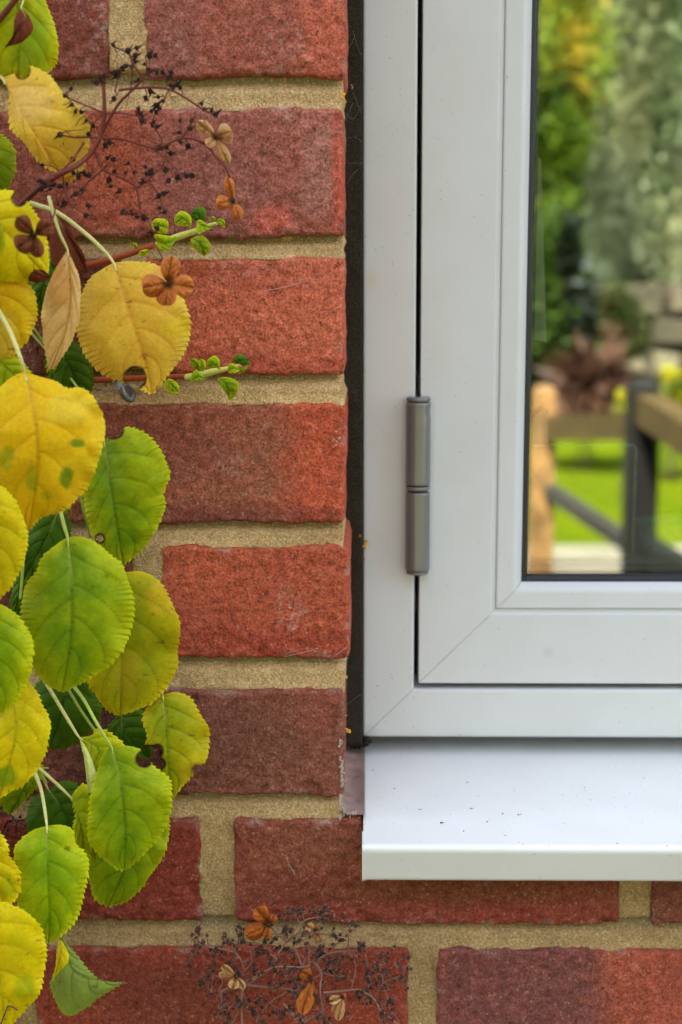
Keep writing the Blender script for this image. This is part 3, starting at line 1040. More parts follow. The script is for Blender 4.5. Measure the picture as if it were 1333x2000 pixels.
# torn whitish sealant rim on the corner of the brick
b = MB()
for pts, rad, nn in (([(666, 1480), (669, 1520), (667, 1545), (665, 1572), (672, 1588), (662, 1600)], 3.2, 150), ([(662, 1458), (667, 1448), (671, 1436)], 2.6, 40),
                 ([(668, 1575), (676, 1588), (686, 1590), (696, 1586)], 3.0, 50)):
    cc_ = catmull(np.array(pts, float), nn)
    for ii, q in enumerate(cc_):
        if vnoise(np.array([[ii * .11, nn, 0.5]]), 5)[0] < -.25: continue
        b.blob(pix(q[0] + rng.normal() * rad * .55, q[1] + rng.normal() * rad * .7, -.0006), (.8 + rng.random()) * rad * .00011, lin(176, 156, 146, 1) * (.8 + .4 * rng.random()), ii, (1, .6, 1.3))
rim = b.build('sealant_shred', M_BUD, None)
tag(rim, 'torn whitish shreds of old sealant on the brick corner beside the sill', 'sealant')

# ------------------------------------------------------------------ climbing hydrangea
plant = empty('climbing_hydrangea', (0, 0, 0))
tag(plant, 'climbing hydrangea with green and yellowing leaves hanging over the brick on the left', 'climbing plant')

PAL = {   # centre, margin, vein
    'green': (lin(104, 134, 0, 1.1), lin(172, 178, 0, 1.1), lin(70, 98, 0, 1.0)),
    'bright': (lin(122, 154, 0, 1.1), lin(188, 192, 2, 1.1), lin(78, 122, 14, 1.0)),
    'ygreen': (lin(146, 162, 2, 1.1), lin(200, 192, 6, 1.1), lin(105, 130, 16, 1.0)),
    'olive': (lin(130, 138, 2, 1.1), lin(186, 166, 14, 1.1), lin(84, 104, 16, 1.0)),
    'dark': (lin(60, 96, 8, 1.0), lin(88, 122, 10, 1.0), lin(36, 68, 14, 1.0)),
    'yellow': (lin(228, 168, 8, 1.12), lin(234, 178, 26, 1.15), lin(160, 128, 6, 1.1)),
    'lemon': (lin(206, 182, 4, 1.1), lin(222, 198, 8, 1.15), lin(160, 150, 16, 1.1)),
    'gold': (lin(250, 164, 54, 1.2), lin(250, 176, 58, 1.2), lin(186, 132, 30, 1.1)),
    'cream': (lin(232, 188, 116, .88), lin(232, 190, 122, .88), lin(188, 146, 84, .95)),
    'pale': (lin(186, 196, 116, 1.3), lin(206, 206, 130, 1.3), lin(150, 164, 90, 1.2)),
    'under': (lin(122, 142, 62, 1.25), lin(134, 156, 52, 1.25), lin(88, 112, 44, 1.1)),
    'brown': (lin(96, 44, 18, 1.2), lin(110, 52, 24, 1.2), lin(66, 30, 14, 1.1)),
}
leaf_count = 0


def leaf(mid, L, R, d, pal, pet=None, pet_d=None, bites=(), blot=(), teeth=5.6, spacing=11.0, arch=.006, fold=.10, curl=.10, tilt=0.0,
         tipd=0.0, rip=.0038, nv=5, name='leaf', label=None, parent=None, rim=1.0, grn=.5, mat=None, petr=2.6, n=190, mcols=20):
    global leaf_count
    leaf_count += 1
    sd = 1000 + leaf_count * 17
    mid = np.array(mid, float)
    Lc = np.vstack([mid[:1], np.array(L, float), mid[-1:]]); Rc = np.vstack([mid[:1], np.array(R, float), mid[-1:]])
    M = catmull(mid, n); LS = catmull(Lc, n); RS = catmull(Rc, n)

    def saw(S, sgn):
        t = np.gradient(S, axis=0); t /= np.linalg.norm(t, axis=1)[:, None] + 1e-9
        nrm = np.stack([t[:, 1], -t[:, 0]], 1) * sgn
        s = np.concatenate([[0], np.cumsum(np.linalg.norm(np.diff(S, axis=0), axis=1))])
        jit = n2(s, s * 0 + sgn * 9, .03, sd, 2) * 1.1
        ph = s / spacing + jit
        a = (ph % 1.0)
        a = np.where(a < .8, a / .8, (1 - a) / .2)
        tt = np.linspace(0, 1, n)
        env = smooth(.05, .22, tt) * smooth(1.0, .985, tt)
        am = teeth * np.clip(.72 + .75 * n2(s, s * 0 + sgn * 3, .06, sd + 1, 2), .12, 1.4)
        return nrm * (a * env * am)[:, None] + t * (a * env * am * .5)[:, None] + nrm * (3.6 * n2(s, s * 0 + sgn, .020, sd + 3, 2) * env)[:, None]
    # outward normal sign: decide by the side on which the chain lies
    def outward(S):
        t = np.gradient(S, axis=0); nrm = np.stack([t[:, 1], -t[:, 0]], 1)
        return 1.0 if np.mean(np.sum(nrm * (S - M), axis=1)) > 0 else -1.0
    LO = saw(LS, outward(LS)); RO_ = saw(RS, outward(RS))
    us = np.linspace(-1, 1, 2 * mcols + 1)
    us = np.sign(us) * np.abs(us) ** .9
    tt = np.linspace(0, 1, n)
    PX = np.zeros((n, len(us), 2))
    for i, u in enumerate(us):
        Sd, Of = (LS, LO) if u < 0 else (RS, RO_)
        PX[:, i] = M + (Sd - M) * abs(u) + Of * abs(u) ** 7
    U = np.tile(us, (n, 1)); T = np.tile(tt[:, None], (1, len(us)))
    hwL = np.linalg.norm(LS - M, axis=1); hwR = np.linalg.norm(RS - M, axis=1)
    HW = np.where(U < 0, hwL[:, None], hwR[:, None]) * 0.000265
    A = np.abs(U)
    # vein pattern
    q = T - .30 * A ** 1.25 - .02 + .02 * np.sign(U)
    ph = q * nv + .35 + .12 * np.sign(U)
    dist = np.abs((ph + .5) % 1.0 - .5) / nv
    vw = .0055 + .004 * (1 - A)
    side = np.exp(-(dist / vw) ** 2) * (q > -.04) * smooth(1.0, .78, A) * smooth(0.995, .9, T)
    sub = np.abs(((T + .5 * A * (1 + .3 * np.sin(ph * 6.28))) * nv * 3.1) % 1 - .5)
    midv = np.exp(-(U * np.maximum(HW, .001) / .00048) ** 2)
    quilt = np.cos(2 * math.pi * ph)
    so_ = math.sin(sd * 1.7)
    fold = fold * (1.3 + .5 * math.sin(sd)); curl = curl * (1.8 + 1.2 * so_)
    off = arch * np.sin(math.pi * np.clip(T, 0, 1)) * (1 - .35 * A ** 2) + fold * A * HW - curl * A ** 3 * HW + tilt * U * HW * 1.0 + tipd * T ** 2
    flat = PX.reshape(-1, 2)
    rn = n2(flat[:, 0], flat[:, 1], .018, sd + 5, 2).reshape(U.shape)
    off += rip * rn * (.3 + A ** 2) - .0005 * side - .00022 * quilt * smooth(.02, .3, A) * smooth(1, .7, A) - .0005 * midv
    W = pix(flat[:, 0], flat[:, 1], -(d + off.ravel()))
    # colour
    cA, cB, cV = PAL[pal]
    if mat is None: cA, cB, cV = cA * 1.16, cB * 1.16, cV * 1.1
    big = n2(flat[:, 0], flat[:, 1], .020, sd + 7, 3).reshape(U.shape)
    fine = n2(flat[:, 0], flat[:, 1], .09, sd + 9, 3).reshape(U.shape)
    edge = np.maximum(A ** 2.2, smooth(.80, 1.0, T) * .8)
    k_ = np.clip(edge * (1 - grn) * 1.4 + .45 * big + .16 * fine + .10 + .5 * smooth(.93, 1.0, A), 0, 1)
    C = cA * (1 - k_[..., None]) + cB * k_[..., None]
    C = C * (1 + .08 * fine[..., None])
    vv = np.clip(.46 * side + .12 * np.exp(-(sub / .07) ** 2) * smooth(.97, .7, A), 0, 1)
    C = C * (1 - vv[..., None]) + cV * vv[..., None]
    pm = midv * smooth(.9, .1, T)
    lightv = np.array(lin(200, 196, 96, 1.1)) if pal not in ('gold', 'cream', 'yellow') else np.array(lin(206, 176, 80, 1.1))
    pm1 = midv * smooth(.38, .0, T) * .8
    C = C * (1 - (.55 * midv * smooth(.05, .4, T))[..., None]) + cV * (.55 * midv * smooth(.05, .4, T))[..., None]
    C = C * (1 - pm1[..., None]) + lightv * pm1[..., None]
    # toothed margin catches paler colour
    rimv = smooth(.94, 1.0, A) * .45 * rim
    C = C * (1 - rimv[..., None]) + (cB * 1.08) * rimv[..., None]
    keep = np.ones(U.shape, bool)
    C = C.reshape(-1, 3)
    wob = 2.5 * n2(flat[:, 0], flat[:, 1], .08, sd + 11, 2)
    for (bx, by, br) in bites:
        dd = np.hypot(flat[:, 0] - bx, flat[:, 1] - by) + wob
        rm = 1 - smooth(br + 2.5, br + 6.5, dd)
        C = C * (1 - rm[:, None]) + lin(58, 30, 22, 1) * rm[:, None]
        keep &= (dd > br).reshape(U.shape)
    for (bx, by, brx, bry, colr, st) in blot:
        dd = np.hypot((flat[:, 0] - bx) / brx, (flat[:, 1] - by) / bry) + .35 * n2(flat[:, 0], flat[:, 1], .05, sd + 13, 3)
        bm = (1 - smooth(.55, 1.1, dd)) * st
        C = C * (1 - bm[:, None]) + np.array(colr) * bm[:, None]
    # small dark freckles
    fre = smooth(.80, .88, n2(flat[:, 0], flat[:, 1], .11, sd + 15, 1))
    C = C * (1 - .55 * fre[:, None]) + lin(96, 58, 22, 1) * .55 * fre[:, None]
    idx = np.arange(U.size).reshape(U.shape)
    k4 = keep[:-1, :-1] & keep[:-1, 1:] & keep[1:, 1:] & keep[1:, :-1]
    faces = np.stack([idx[:-1, :-1], idx[1:, :-1], idx[1:, 1:], idx[:-1, 1:]], -1)[k4].tolist()
    o = mesh_obj(name, W, faces, mat or M_LEAF, parent or plant, True, np.clip(C, .004, .85))
    if label: o['label'] = label
    if pet is not None:
        pd = pet_d or [max(.004, d - .03), d]
        pp = np.array(pet, float)
        ds = np.interp(np.linspace(0, 1, len(pp)), np.linspace(0, 1, len(pd)), pd)
        w3 = [pix(pp[i, 0], pp[i, 1], -ds[i]) for i in range(len(pp))]
        # runs on into the midrib
        e = M[int(n * .07)]
        w3.append(pix(e[0], e[1], -(d + .0004 + off[int(n * .07), mcols])))
        mb = MB()
        r_ = petr * .000265
        mb.tube(w3, [r_ * 1.15, r_, r_ * .95, r_ * .5], n=40, segs=9, col=lin(205, 200, 128, 1.1) if pal not in ('dark', 'green') else lin(172, 186, 86, 1.1))
        mb.build('petiole', M_STALK, o)
    return o


G1, G2 = lin(120, 150, 20, 1.2), lin(86, 128, 20, 1.2)
BRN = lin(196, 140, 72, 1.2)
TAN = lin(205, 152, 78, 1.2)
# ---- back layer
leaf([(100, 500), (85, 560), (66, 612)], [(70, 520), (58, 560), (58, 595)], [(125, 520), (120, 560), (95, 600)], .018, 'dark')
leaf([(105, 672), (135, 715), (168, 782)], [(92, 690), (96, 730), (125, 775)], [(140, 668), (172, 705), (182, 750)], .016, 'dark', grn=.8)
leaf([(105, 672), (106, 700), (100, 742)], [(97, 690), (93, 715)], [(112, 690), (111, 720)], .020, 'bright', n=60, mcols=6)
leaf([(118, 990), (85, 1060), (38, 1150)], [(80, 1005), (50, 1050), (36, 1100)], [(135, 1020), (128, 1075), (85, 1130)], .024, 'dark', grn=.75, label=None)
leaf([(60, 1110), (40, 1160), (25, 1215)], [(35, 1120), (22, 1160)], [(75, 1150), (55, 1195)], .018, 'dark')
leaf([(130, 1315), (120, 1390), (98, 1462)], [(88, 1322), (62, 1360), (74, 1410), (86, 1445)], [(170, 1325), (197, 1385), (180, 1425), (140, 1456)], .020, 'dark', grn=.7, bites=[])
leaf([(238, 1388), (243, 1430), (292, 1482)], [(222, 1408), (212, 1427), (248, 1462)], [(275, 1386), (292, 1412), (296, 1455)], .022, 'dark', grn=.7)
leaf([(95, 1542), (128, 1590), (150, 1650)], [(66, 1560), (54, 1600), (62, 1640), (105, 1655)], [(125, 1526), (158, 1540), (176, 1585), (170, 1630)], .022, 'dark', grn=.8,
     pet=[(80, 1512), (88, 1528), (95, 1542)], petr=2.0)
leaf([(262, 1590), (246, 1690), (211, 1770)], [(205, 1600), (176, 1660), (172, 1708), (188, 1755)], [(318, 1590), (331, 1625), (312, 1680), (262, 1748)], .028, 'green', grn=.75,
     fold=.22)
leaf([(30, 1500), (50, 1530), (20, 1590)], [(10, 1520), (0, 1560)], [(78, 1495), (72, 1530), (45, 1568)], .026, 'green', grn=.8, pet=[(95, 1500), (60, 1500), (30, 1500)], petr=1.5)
leaf([(-70, 250), (-25, 320), (10, 382)], [(-75, 300), (-40, 360)], [(-20, 255), (22, 285), (28, 335)], .030, 'green', grn=.7, label='green leaf cut by the left edge of the picture beside the cream leaf')
# ---- middle layer
leaf([(-22, 690), (15, 720), (66, 772)], [(-40, 730), (0, 775), (40, 785)], [(10, 690), (48, 710), (68, 745)], .050, 'ygreen', bites=[(22, 768, 12)])
leaf([(203, 862), (217, 950), (241, 1103)], [(186, 885), (169, 930), (166, 965), (173, 1015), (188, 1062), (215, 1095)],
     [(243, 836), (277, 846), (306, 871), (326, 908), (331, 932), (318, 962), (321, 990), (306, 1032), (278, 1072)], .034, 'green',
     bites=[(222, 838, 17), (196, 1052, 6)], grn=.55, fold=.16, pet=[(150, 800), (185, 835), (203, 862)], label='green leaf with a round bite at its top edge')
leaf([(240, 1118), (240, 1240), (235, 1397)], [(200, 1150), (178, 1230), (170, 1320), (188, 1360), (206, 1383)],
     [(275, 1116), (303, 1130), (326, 1160), (343, 1192), (353, 1222), (346, 1268), (347, 1302), (330, 1338), (300, 1368), (268, 1384)], .040, 'olive',
     fold=.20, blot=[(250, 1320, 40, 60, lin(170, 150, 30, 1.2), .6), (320, 1170, 40, 40, lin(206, 172, 40, 1.2), .6)], label='olive green leaf turning brown-yellow at its rim')
leaf([(318, 1357), (325, 1430), (334, 1562)], [(300, 1368), (286, 1388), (281, 1412), (288, 1440), (272, 1482), (300, 1510), (318, 1540)],
     [(345, 1352), (372, 1366), (392, 1396), (409, 1422), (410, 1446), (404, 1482), (384, 1502), (366, 1524)], .042, 'olive', grn=.6,
     bites=[(293, 1478, 20), (307, 1466, 9), (312, 1492, 8), (385, 1502, 9)], blot=[(372, 1500, 30, 35, lin(200, 180, 30, 1.2), .6)],
     pet=[(300, 1330), (310, 1342), (318, 1357)], label='green leaf with a torn hole on its left, rightmost of the lower cluster')
leaf([(222, 513), (252, 600), (282, 695), (297, 769)], [(200, 526), (176, 545), (158, 590), (151, 640), (160, 682), (181, 712), (206, 731), (240, 745), (270, 756)],
     [(256, 510), (300, 517), (331, 539), (356, 578), (371, 622), (368, 662), (351, 700), (331, 728), (312, 752)], .036, 'gold',
     bites=[(264, 738, 19)], blot=[(318, 535, 26, 16, TAN, .7), (350, 640, 30, 28, lin(236, 184, 20, 1.25), .6), (282, 695, 8, 6, lin(190, 110, 60, 1), .8)],
     pet=[(58, 396), (112, 415), (166, 455), (206, 492), (222, 513)], pet_d=[.02, .028, .036], petr=4.2, fold=.08, arch=.009,
     label='broad golden yellow leaf with a brown-rimmed bite near its tip')
leaf([(132, 487), (138, 580), (128, 650), (100, 722)], [(112, 520), (95, 556), (85, 595), (84, 640), (89, 685)], [(145, 515), (157, 552), (155, 608), (146, 650), (130, 685)], .052, 'cream',
     blot=[(118, 560, 30, 55, BRN, .85), (112, 520, 16, 30, BRN, .7)], fold=.30, tilt=.35, teeth=2.4, pet=[(96, 384), (106, 422), (119, 460), (132, 487)], petr=3.2, pet_d=[.05, .056, .052],
     label='folded cream leaf with a brown stain, its underside showing')
leaf([(4, 152), (52, 235), (118, 338)], [(18, 180), (20, 220), (24, 250), (44, 275), (62, 298), (88, 322)], [(45, 138), (66, 132), (100, 154), (131, 190), (160, 219), (174, 252), (171, 292), (150, 325)], .050,
     'gold', bites=[(45, 139, 12)], fold=.22, arch=.012, label='pale yellow leaf behind the dry flower twigs', pet=[(-15, 146), (-5, 150), (4, 152)], petr=4,
     blot=[(60, 200, 50, 45, lin(236, 194, 104, 1.0), .8)])
leaf([(125, 320), (140, 338), (128, 360)], [(118, 335), (120, 350)], [(165, 310), (158, 335), (143, 352)], .044, 'gold', n=60, mcols=8)
leaf([(25, -60), (38, 40), (36, 155)], [(-20, -30), (-46, 40), (-30, 110), (0, 145)], [(70, -30), (104, 40), (113, 104), (98, 140), (68, 152)], .042, 'ygreen', grn=.75,
     blot=[(60, 90, 45, 60, G1, .6)], label='yellow-green leaf in the top left corner')
leaf([(-60, 395), (10, 450), (94, 545)], [(-60, 470), (-20, 540), (30, 549), (60, 549)], [(0, 372), (40, 386), (74, 424), (90, 462), (95, 510)], .060, 'lemon',
     bites=[(38, 388, 12), (78, 548, 17)], blot=[(0, 470, 12, 40, G1, .6), (70, 455, 35, 40, lin(196, 176, 14, 1.2), .5)], label='lemon yellow leaf at the left edge behind a dry floret')
leaf([(-40, 528), (-2, 590), (-8, 706)], [(-80, 560), (-90, 640), (-50, 700)], [(25, 540), (60, 562), (72, 600), (63, 642), (34, 688)], .054, 'yellow',
     blot=[(0, 660, 40, 60, lin(214, 190, 70, 1.2), .6)], label='dull yellow leaf at the left edge above the largest leaf')
leaf([(218, 1459), (236, 1530), (246, 1620), (243, 1700)], [(205, 1467), (196, 1485), (194, 1502), (180, 1548), (173, 1600), (176, 1637), (188, 1660), (215, 1685)],
     [(250, 1457), (276, 1468), (300, 1498), (331, 1521), (334, 1552), (326, 1602), (311, 1632), (289, 1657), (264, 1680)], .062, 'green', grn=.55,
     bites=[(281, 1483, 13)], fold=.14, pet=[(143, 1338), (166, 1370), (191, 1415), (218, 1459)], pet_d=[.045, .066, .062], petr=3.2,
     label='green leaf hanging lowest in the middle cluster with a nick in its upper edge')
leaf([(155, 1440), (195, 1470), (190, 1545)], [(170, 1478), (178, 1520)], [(183, 1436), (190, 1426), (222, 1436), (244, 1458), (222, 1492), (205, 1530)], .046, 'ygreen', grn=.5,
     pet=[(86, 1326), (112, 1370), (142, 1420), (155, 1440)], pet_d=[.035, .046], petr=3.6)
leaf([(155, 1440), (170, 1490), (174, 1556)], [(163, 1478), (168, 1520)], [(176, 1472), (190, 1512), (184, 1540)], .056, 'pale', teeth=1.0, n=90, mcols=8, blot=[(175, 1556, 12, 10, lin(90, 50, 40, 1), .9)],
     label='pale rolled underside of a curled green leaf')
leaf([(138, 1557), (158, 1610), (166, 1668)], [(150, 1590), (144, 1612), (149, 1642)], [(150, 1542), (168, 1533), (180, 1560), (184, 1620), (178, 1660)], .048, 'ygreen', grn=.6, fold=.35,
     pet=[(72, 1496), (108, 1528), (138, 1557)], pet_d=[.05, .05], petr=3.2)
leaf([(178, 1560), (182, 1620), (186, 1682)], [(168, 1600), (172, 1660)], [(190, 1580), (196, 1640)], .044, 'olive', n=80, mcols=8)
# ---- front layer
leaf([(132, 1049), (141, 1150), (139, 1250), (121, 1352)], [(110, 1064), (85, 1090), (74, 1116), (55, 1141), (47, 1172), (45, 1212), (58, 1268), (70, 1310), (94, 1338)],
     [(162, 1049), (192, 1065), (216, 1086), (235, 1102), (246, 1130), (256, 1160), (261, 1187), (254, 1228), (239, 1270), (214, 1300), (189, 1316), (155, 1334)], .072, 'green', grn=.45,
     pet=[(116, 985), (124, 1020), (132, 1049)], petr=3.6, arch=.010, fold=.10, label='large green leaf in the middle of the hanging cluster')
leaf([(48, 725), (66, 800), (75, 900), (57, 1035)], [(22, 738), (0, 762), (-28, 820), (-26, 905), (8, 972), (40, 1016)],
     [(76, 735), (106, 745), (132, 761), (161, 761), (186, 785), (204, 829), (200, 870), (189, 907), (174, 946), (148, 978), (116, 999), (80, 1011)], .084, 'yellow',
     bites=[], blot=[(152, 866, 18, 10, G2, .9), (130, 930, 14, 28, G2, .85), (62, 930, 14, 34, G1, .6), (12, 895, 22, 28, G1, .6), (92, 968, 12, 10, G1, .5), (135, 800, 55, 35, lin(228, 186, 60, 1.25), .5)],
     pet=[(-8, 598), (20, 648), (40, 698), (48, 725)], petr=4.2, pet_d=[.07, .09, .084], fold=.16, arch=.012, label='large yellow leaf with green flecks, nearest to the viewer')
leaf([(-62, 955), (-20, 1060), (-12, 1180)], [(-90, 1010), (-95, 1100), (-50, 1170)], [(-10, 945), (22, 972), (41, 1000), (54, 1040), (50, 1076), (38, 1112), (18, 1150)], .092, 'lemon', grn=.7,
     blot=[(0, 1100, 50, 70, lin(196, 178, 20, 1.2), .5)], label='yellow leaf at the left edge beside the large green leaf')
leaf([(-25, 1178), (-5, 1280), (-12, 1396)], [(-70, 1210), (-80, 1300), (-45, 1380)], [(2, 1180), (28, 1196), (51, 1226), (66, 1252), (62, 1302), (44, 1350), (18, 1382)], .080, 'bright', grn=.3,
     label='bright green leaf at the left edge below the yellow ones')
leaf([(18, 1330), (32, 1430), (-2, 1560)], [(-20, 1370), (-40, 1450), (-30, 1530)], [(54, 1334), (78, 1368), (98, 1412), (92, 1452), (80, 1488), (60, 1516), (30, 1541)], .066, 'lemon', grn=.8,
     blot=[(12, 1518, 30, 24, G1, .8), (30, 1400, 30, 60, lin(186, 180, 18, 1.2), .4)], label='yellow leaf with a green lower edge at the left edge of the lower cluster')
leaf([(92, 1613), (94, 1700), (97, 1780), (95, 1842)], [(66, 1621), (40, 1640), (27, 1661), (36, 1700), (32, 1750), (50, 1800), (78, 1830)],
     [(120, 1611), (143, 1621), (149, 1646), (170, 1670), (174, 1690), (166, 1731), (155, 1780), (136, 1811), (116, 1830)], .070, 'bright', grn=.45,
     pet=[(68, 1508), (80, 1540), (87, 1575), (92, 1613)], petr=3.4, pet_d=[.05, .07], label='bright green leaf with a pointed tip in the lower left')
leaf([(-60, 1640), (-20, 1700), (-14, 1776)], [(-80, 1700), (-50, 1765)], [(-10, 1625), (14, 1650), (16, 1668), (31, 1690), (40, 1718), (35, 1746), (16, 1768)], .078, 'lemon', grn=.8,
     blot=[(15, 1730, 20, 30, G1, .5)], label='small yellow leaf cut by the left edge in the lower left')
leaf([(-60, 1780), (-5, 1890), (10, 2022)], [(-95, 1850), (-90, 1950), (-40, 2020)], [(-5, 1764), (36, 1774), (74, 1804), (89, 1846), (88, 1884), (76, 1940), (41, 1980)], .090, 'lemon', grn=.85,
     blot=[(50, 1930, 25, 30, G1, .5), (40, 1850, 40, 40, lin(206, 190, 20, 1.2), .5)], label='yellow leaf in the bottom left corner')
leaf([(119, 1832), (150, 1900), (239, 1921)], [(112, 1865), (113, 1890), (100, 1920), (108, 1950), (122, 1974), (138, 1983), (156, 1976), (176, 1962), (198, 1944)], [(128, 1840), (146, 1862), (176, 1900), (206, 1918)],
     .040, 'under', teeth=3.6, fold=.05, arch=.004, grn=.8, label='twisted leaf showing its grey-green underside at the bottom left')
leaf([(116, 1832), (118, 1868), (103, 1918)], [(112, 1850), (112, 1884)], [(126, 1845), (133, 1868), (127, 1884), (112, 1900)], .050, 'lemon', teeth=1.5, n=70, mcols=7, label='yellow curled edge of the twisted leaf')
leaf([(128, 984), (134, 996), (141, 1008)], [(126, 996)], [(138, 988)], .026, 'green', n=24, mcols=4, teeth=.5)
# withered leaves
leaf([(42, 14), (48, 40), (10, 92)], [(28, 40), (24, 70)], [(62, 40), (66, 60), (42, 84)], .066, 'brown', teeth=1.2, fold=.5, label='withered red-brown leaf hanging at the top left', mat=M_DRY, n=60, mcols=9,
     pet=[(28, -8), (46, -4), (42, 14)], petr=1.8)
leaf([(108, 420), (140, 470), (170, 530)], [(96, 470), (110, 520)], [(132, 425), (150, 470), (166, 500)], .012, 'brown', teeth=1.2, fold=.4, mat=M_DRY, n=60, mcols=9)
leaf([(150, 540), (166, 580), (160, 640)], [(140, 570), (146, 620)], [(176, 570), (182, 610)], .006, 'brown', teeth=1.2, fold=.4, mat=M_DRY, n=50, mcols=8)
leaf([(52, 518), (72, 535), (98, 545)], [(56, 545), (74, 552)], [(66, 522), (84, 532)], .058, 'brown', teeth=.8, fold=.4, mat=M_DRY, n=40, mcols=6)
leaf([(38, 742), (36, 762), (6, 778)], [(28, 752), (14, 768)], [(40, 755), (30, 772)], .076, 'brown', teeth=.8, fold=.4, mat=M_DRY, n=40, mcols=6)

# the plant goes on to the left; unseen leaves added to block light
for i_ in range(64):
    bx_ = -60 - 260 * rng.random(); by_ = -420 + 2420 * ((i_ * 7) % 64 + rng.random()) / 64
    ln_ = 190 + 70 * rng.random(); w_ = 80 + 25 * rng.random(); sl_ = rng.normal() * 40
    if bx_ + w_ + 20 + max(0, sl_) > -12: bx_ = -95 - w_
    leaf([(bx_, by_), (bx_ + sl_ * .4, by_ + ln_ * .5), (bx_ + sl_, by_ + ln_)], [(bx_ - w_ * .8, by_ + ln_ * .2), (bx_ - w_, by_ + ln_ * .5), (bx_ - w_ * .5 + sl_ * .7, by_ + ln_ * .85)],
         [(bx_ + w_ * .8, by_ + ln_ * .2), (bx_ + w_, by_ + ln_ * .5), (bx_ + w_ * .5 + sl_ * .7, by_ + ln_ * .85)], .03 + .15 * rng.random(), ['green', 'lemon', 'bright', 'olive', 'dark'][i_ % 5], n=60, mcols=8)

# stems
def stem(pts, ds, rad, col, name='stem', parent=plant, segs=10):
    pts = np.array(pts, float)
    dd = np.interp(np.linspace(0, 1, len(pts)), np.linspace(0, 1, len(ds)), ds)
    mb = MB()
    mb.tube([pix(pts[i, 0], pts[i, 1], -dd[i]) for i in range(len(pts))], np.array(rad) * .000265, n=max(16, len(pts) * 8), segs=segs, col=col)
    return mb.build(name, M_STALK, parent)

TWIG = lin(92, 34, 24, 1.2)
RED = lin(140, 62, 30, 1.25)
stem([(-30, 75), (0, 38), (30, 0), (60, -40)], [.05, .05], [6, 5.5, 5], TWIG)
stem([(-40, 470), (10, 425), (42, 398), (75, 368), (112, 342)], [.03, .05], [8, 8, 6.5, 5], TWIG)
stem([(-20, 575), (60, 552), (150, 524), (230, 503), (303, 478)], [.006, .009], [7, 7, 6.5, 6], RED)
stem([(60, 742), (180, 742), (300, 737), (366, 735)], [.006, .008], [6, 6, 5.5], RED)
stem([(60, 632), (100, 688), (152, 758)], [.02, .02], [2.4, 2.2], lin(130, 148, 60, 1.1))
stem([(60, 648), (90, 682), (120, 715), (154, 760)], [.018, .022], [2.4, 2.4], lin(168, 180, 90, 1.1))
stem([(150, 935), (165, 1000), (178, 1050)], [.02, .02], [3, 2.6], lin(140, 160, 40, 1.1))
stem([(130, 1340), (160, 1390), (188, 1430)], [.03, .03], [3, 2.8], lin(150, 168, 70, 1.1))
stem([(48, 1060), (45, 1110), (40, 1170)], [.03, .03], [3, 2.6], lin(150, 168, 70, 1.1))
stem([(84, 1520), (92, 1530), (80, 1510)], [.03, .03], [2, 2], lin(150, 168, 70, 1.1))

stem([(112, 386), (104, 425), (86, 446), (68, 459)], [.06, .104], [1.6, 1.3, 1.2], TWIG, 'stalk')
# fresh shoots
SH = lin(196, 196, 96, 1.1)
def shoot(pts, leaves, d):
    st = stem(pts, [d, d + .004], [6.5, 7.5, 6.5, 4.5, 3], SH, 'fresh_shoot')
    for (mid, L, R, dd, pal) in leaves:
        leaf(mid, L, R, d + dd, pal, teeth=.9, spacing=5, n=40, mcols=8, arch=.003, fold=.25, curl=.2, rip=.0005, nv=4, name='shoot_leaf', parent=st)
shoot([(300, 482), (325, 472), (350, 462), (380, 452), (410, 440), (425, 436)],
      [([(330, 448), (312, 440), (297, 436)], [(322, 456), (302, 450)], [(326, 430), (306, 428)], .012, 'bright'),
       ([(305, 470), (325, 476), (350, 463)], [(304, 458), (328, 460)], [(308, 484), (330, 488)], .014, 'bright'),
       ([(374, 448), (360, 428), (342, 436)], [(366, 442), (352, 440)], [(372, 424), (356, 414), (345, 422)], .010, 'bright'),
       ([(390, 438), (388, 420), (373, 418)], [(380, 430), (374, 424)], [(402, 430), (400, 408), (382, 406)], .008, 'dark'),
       ([(384, 432), (394, 440), (418, 446)], [(388, 458), (404, 452)], [(392, 430), (408, 440)], .014, 'bright'),
       ([(372, 466), (390, 476), (400, 501)], [(376, 480), (388, 494)], [(396, 460), (412, 472), (412, 488)], .012, 'green'),
       ([(408, 432), (414, 426), (420, 432)], [(408, 426), (414, 432)], [(416, 422), (422, 428)], .008, 'bright'),
       ([(422, 436), (432, 430), (441, 444)], [(428, 438), (436, 444)], [(426, 428), (438, 430)], .010, 'bright'),
       ([(255, 482), (262, 478), (268, 488)], [(254, 474), (264, 484)], [(264, 474), (270, 482)], .006, 'bright'),
       ([(270, 494), (284, 494), (292, 490)], [(276, 500), (288, 496)], [(276, 490), (286, 488)], .002, 'ygreen')], .008)
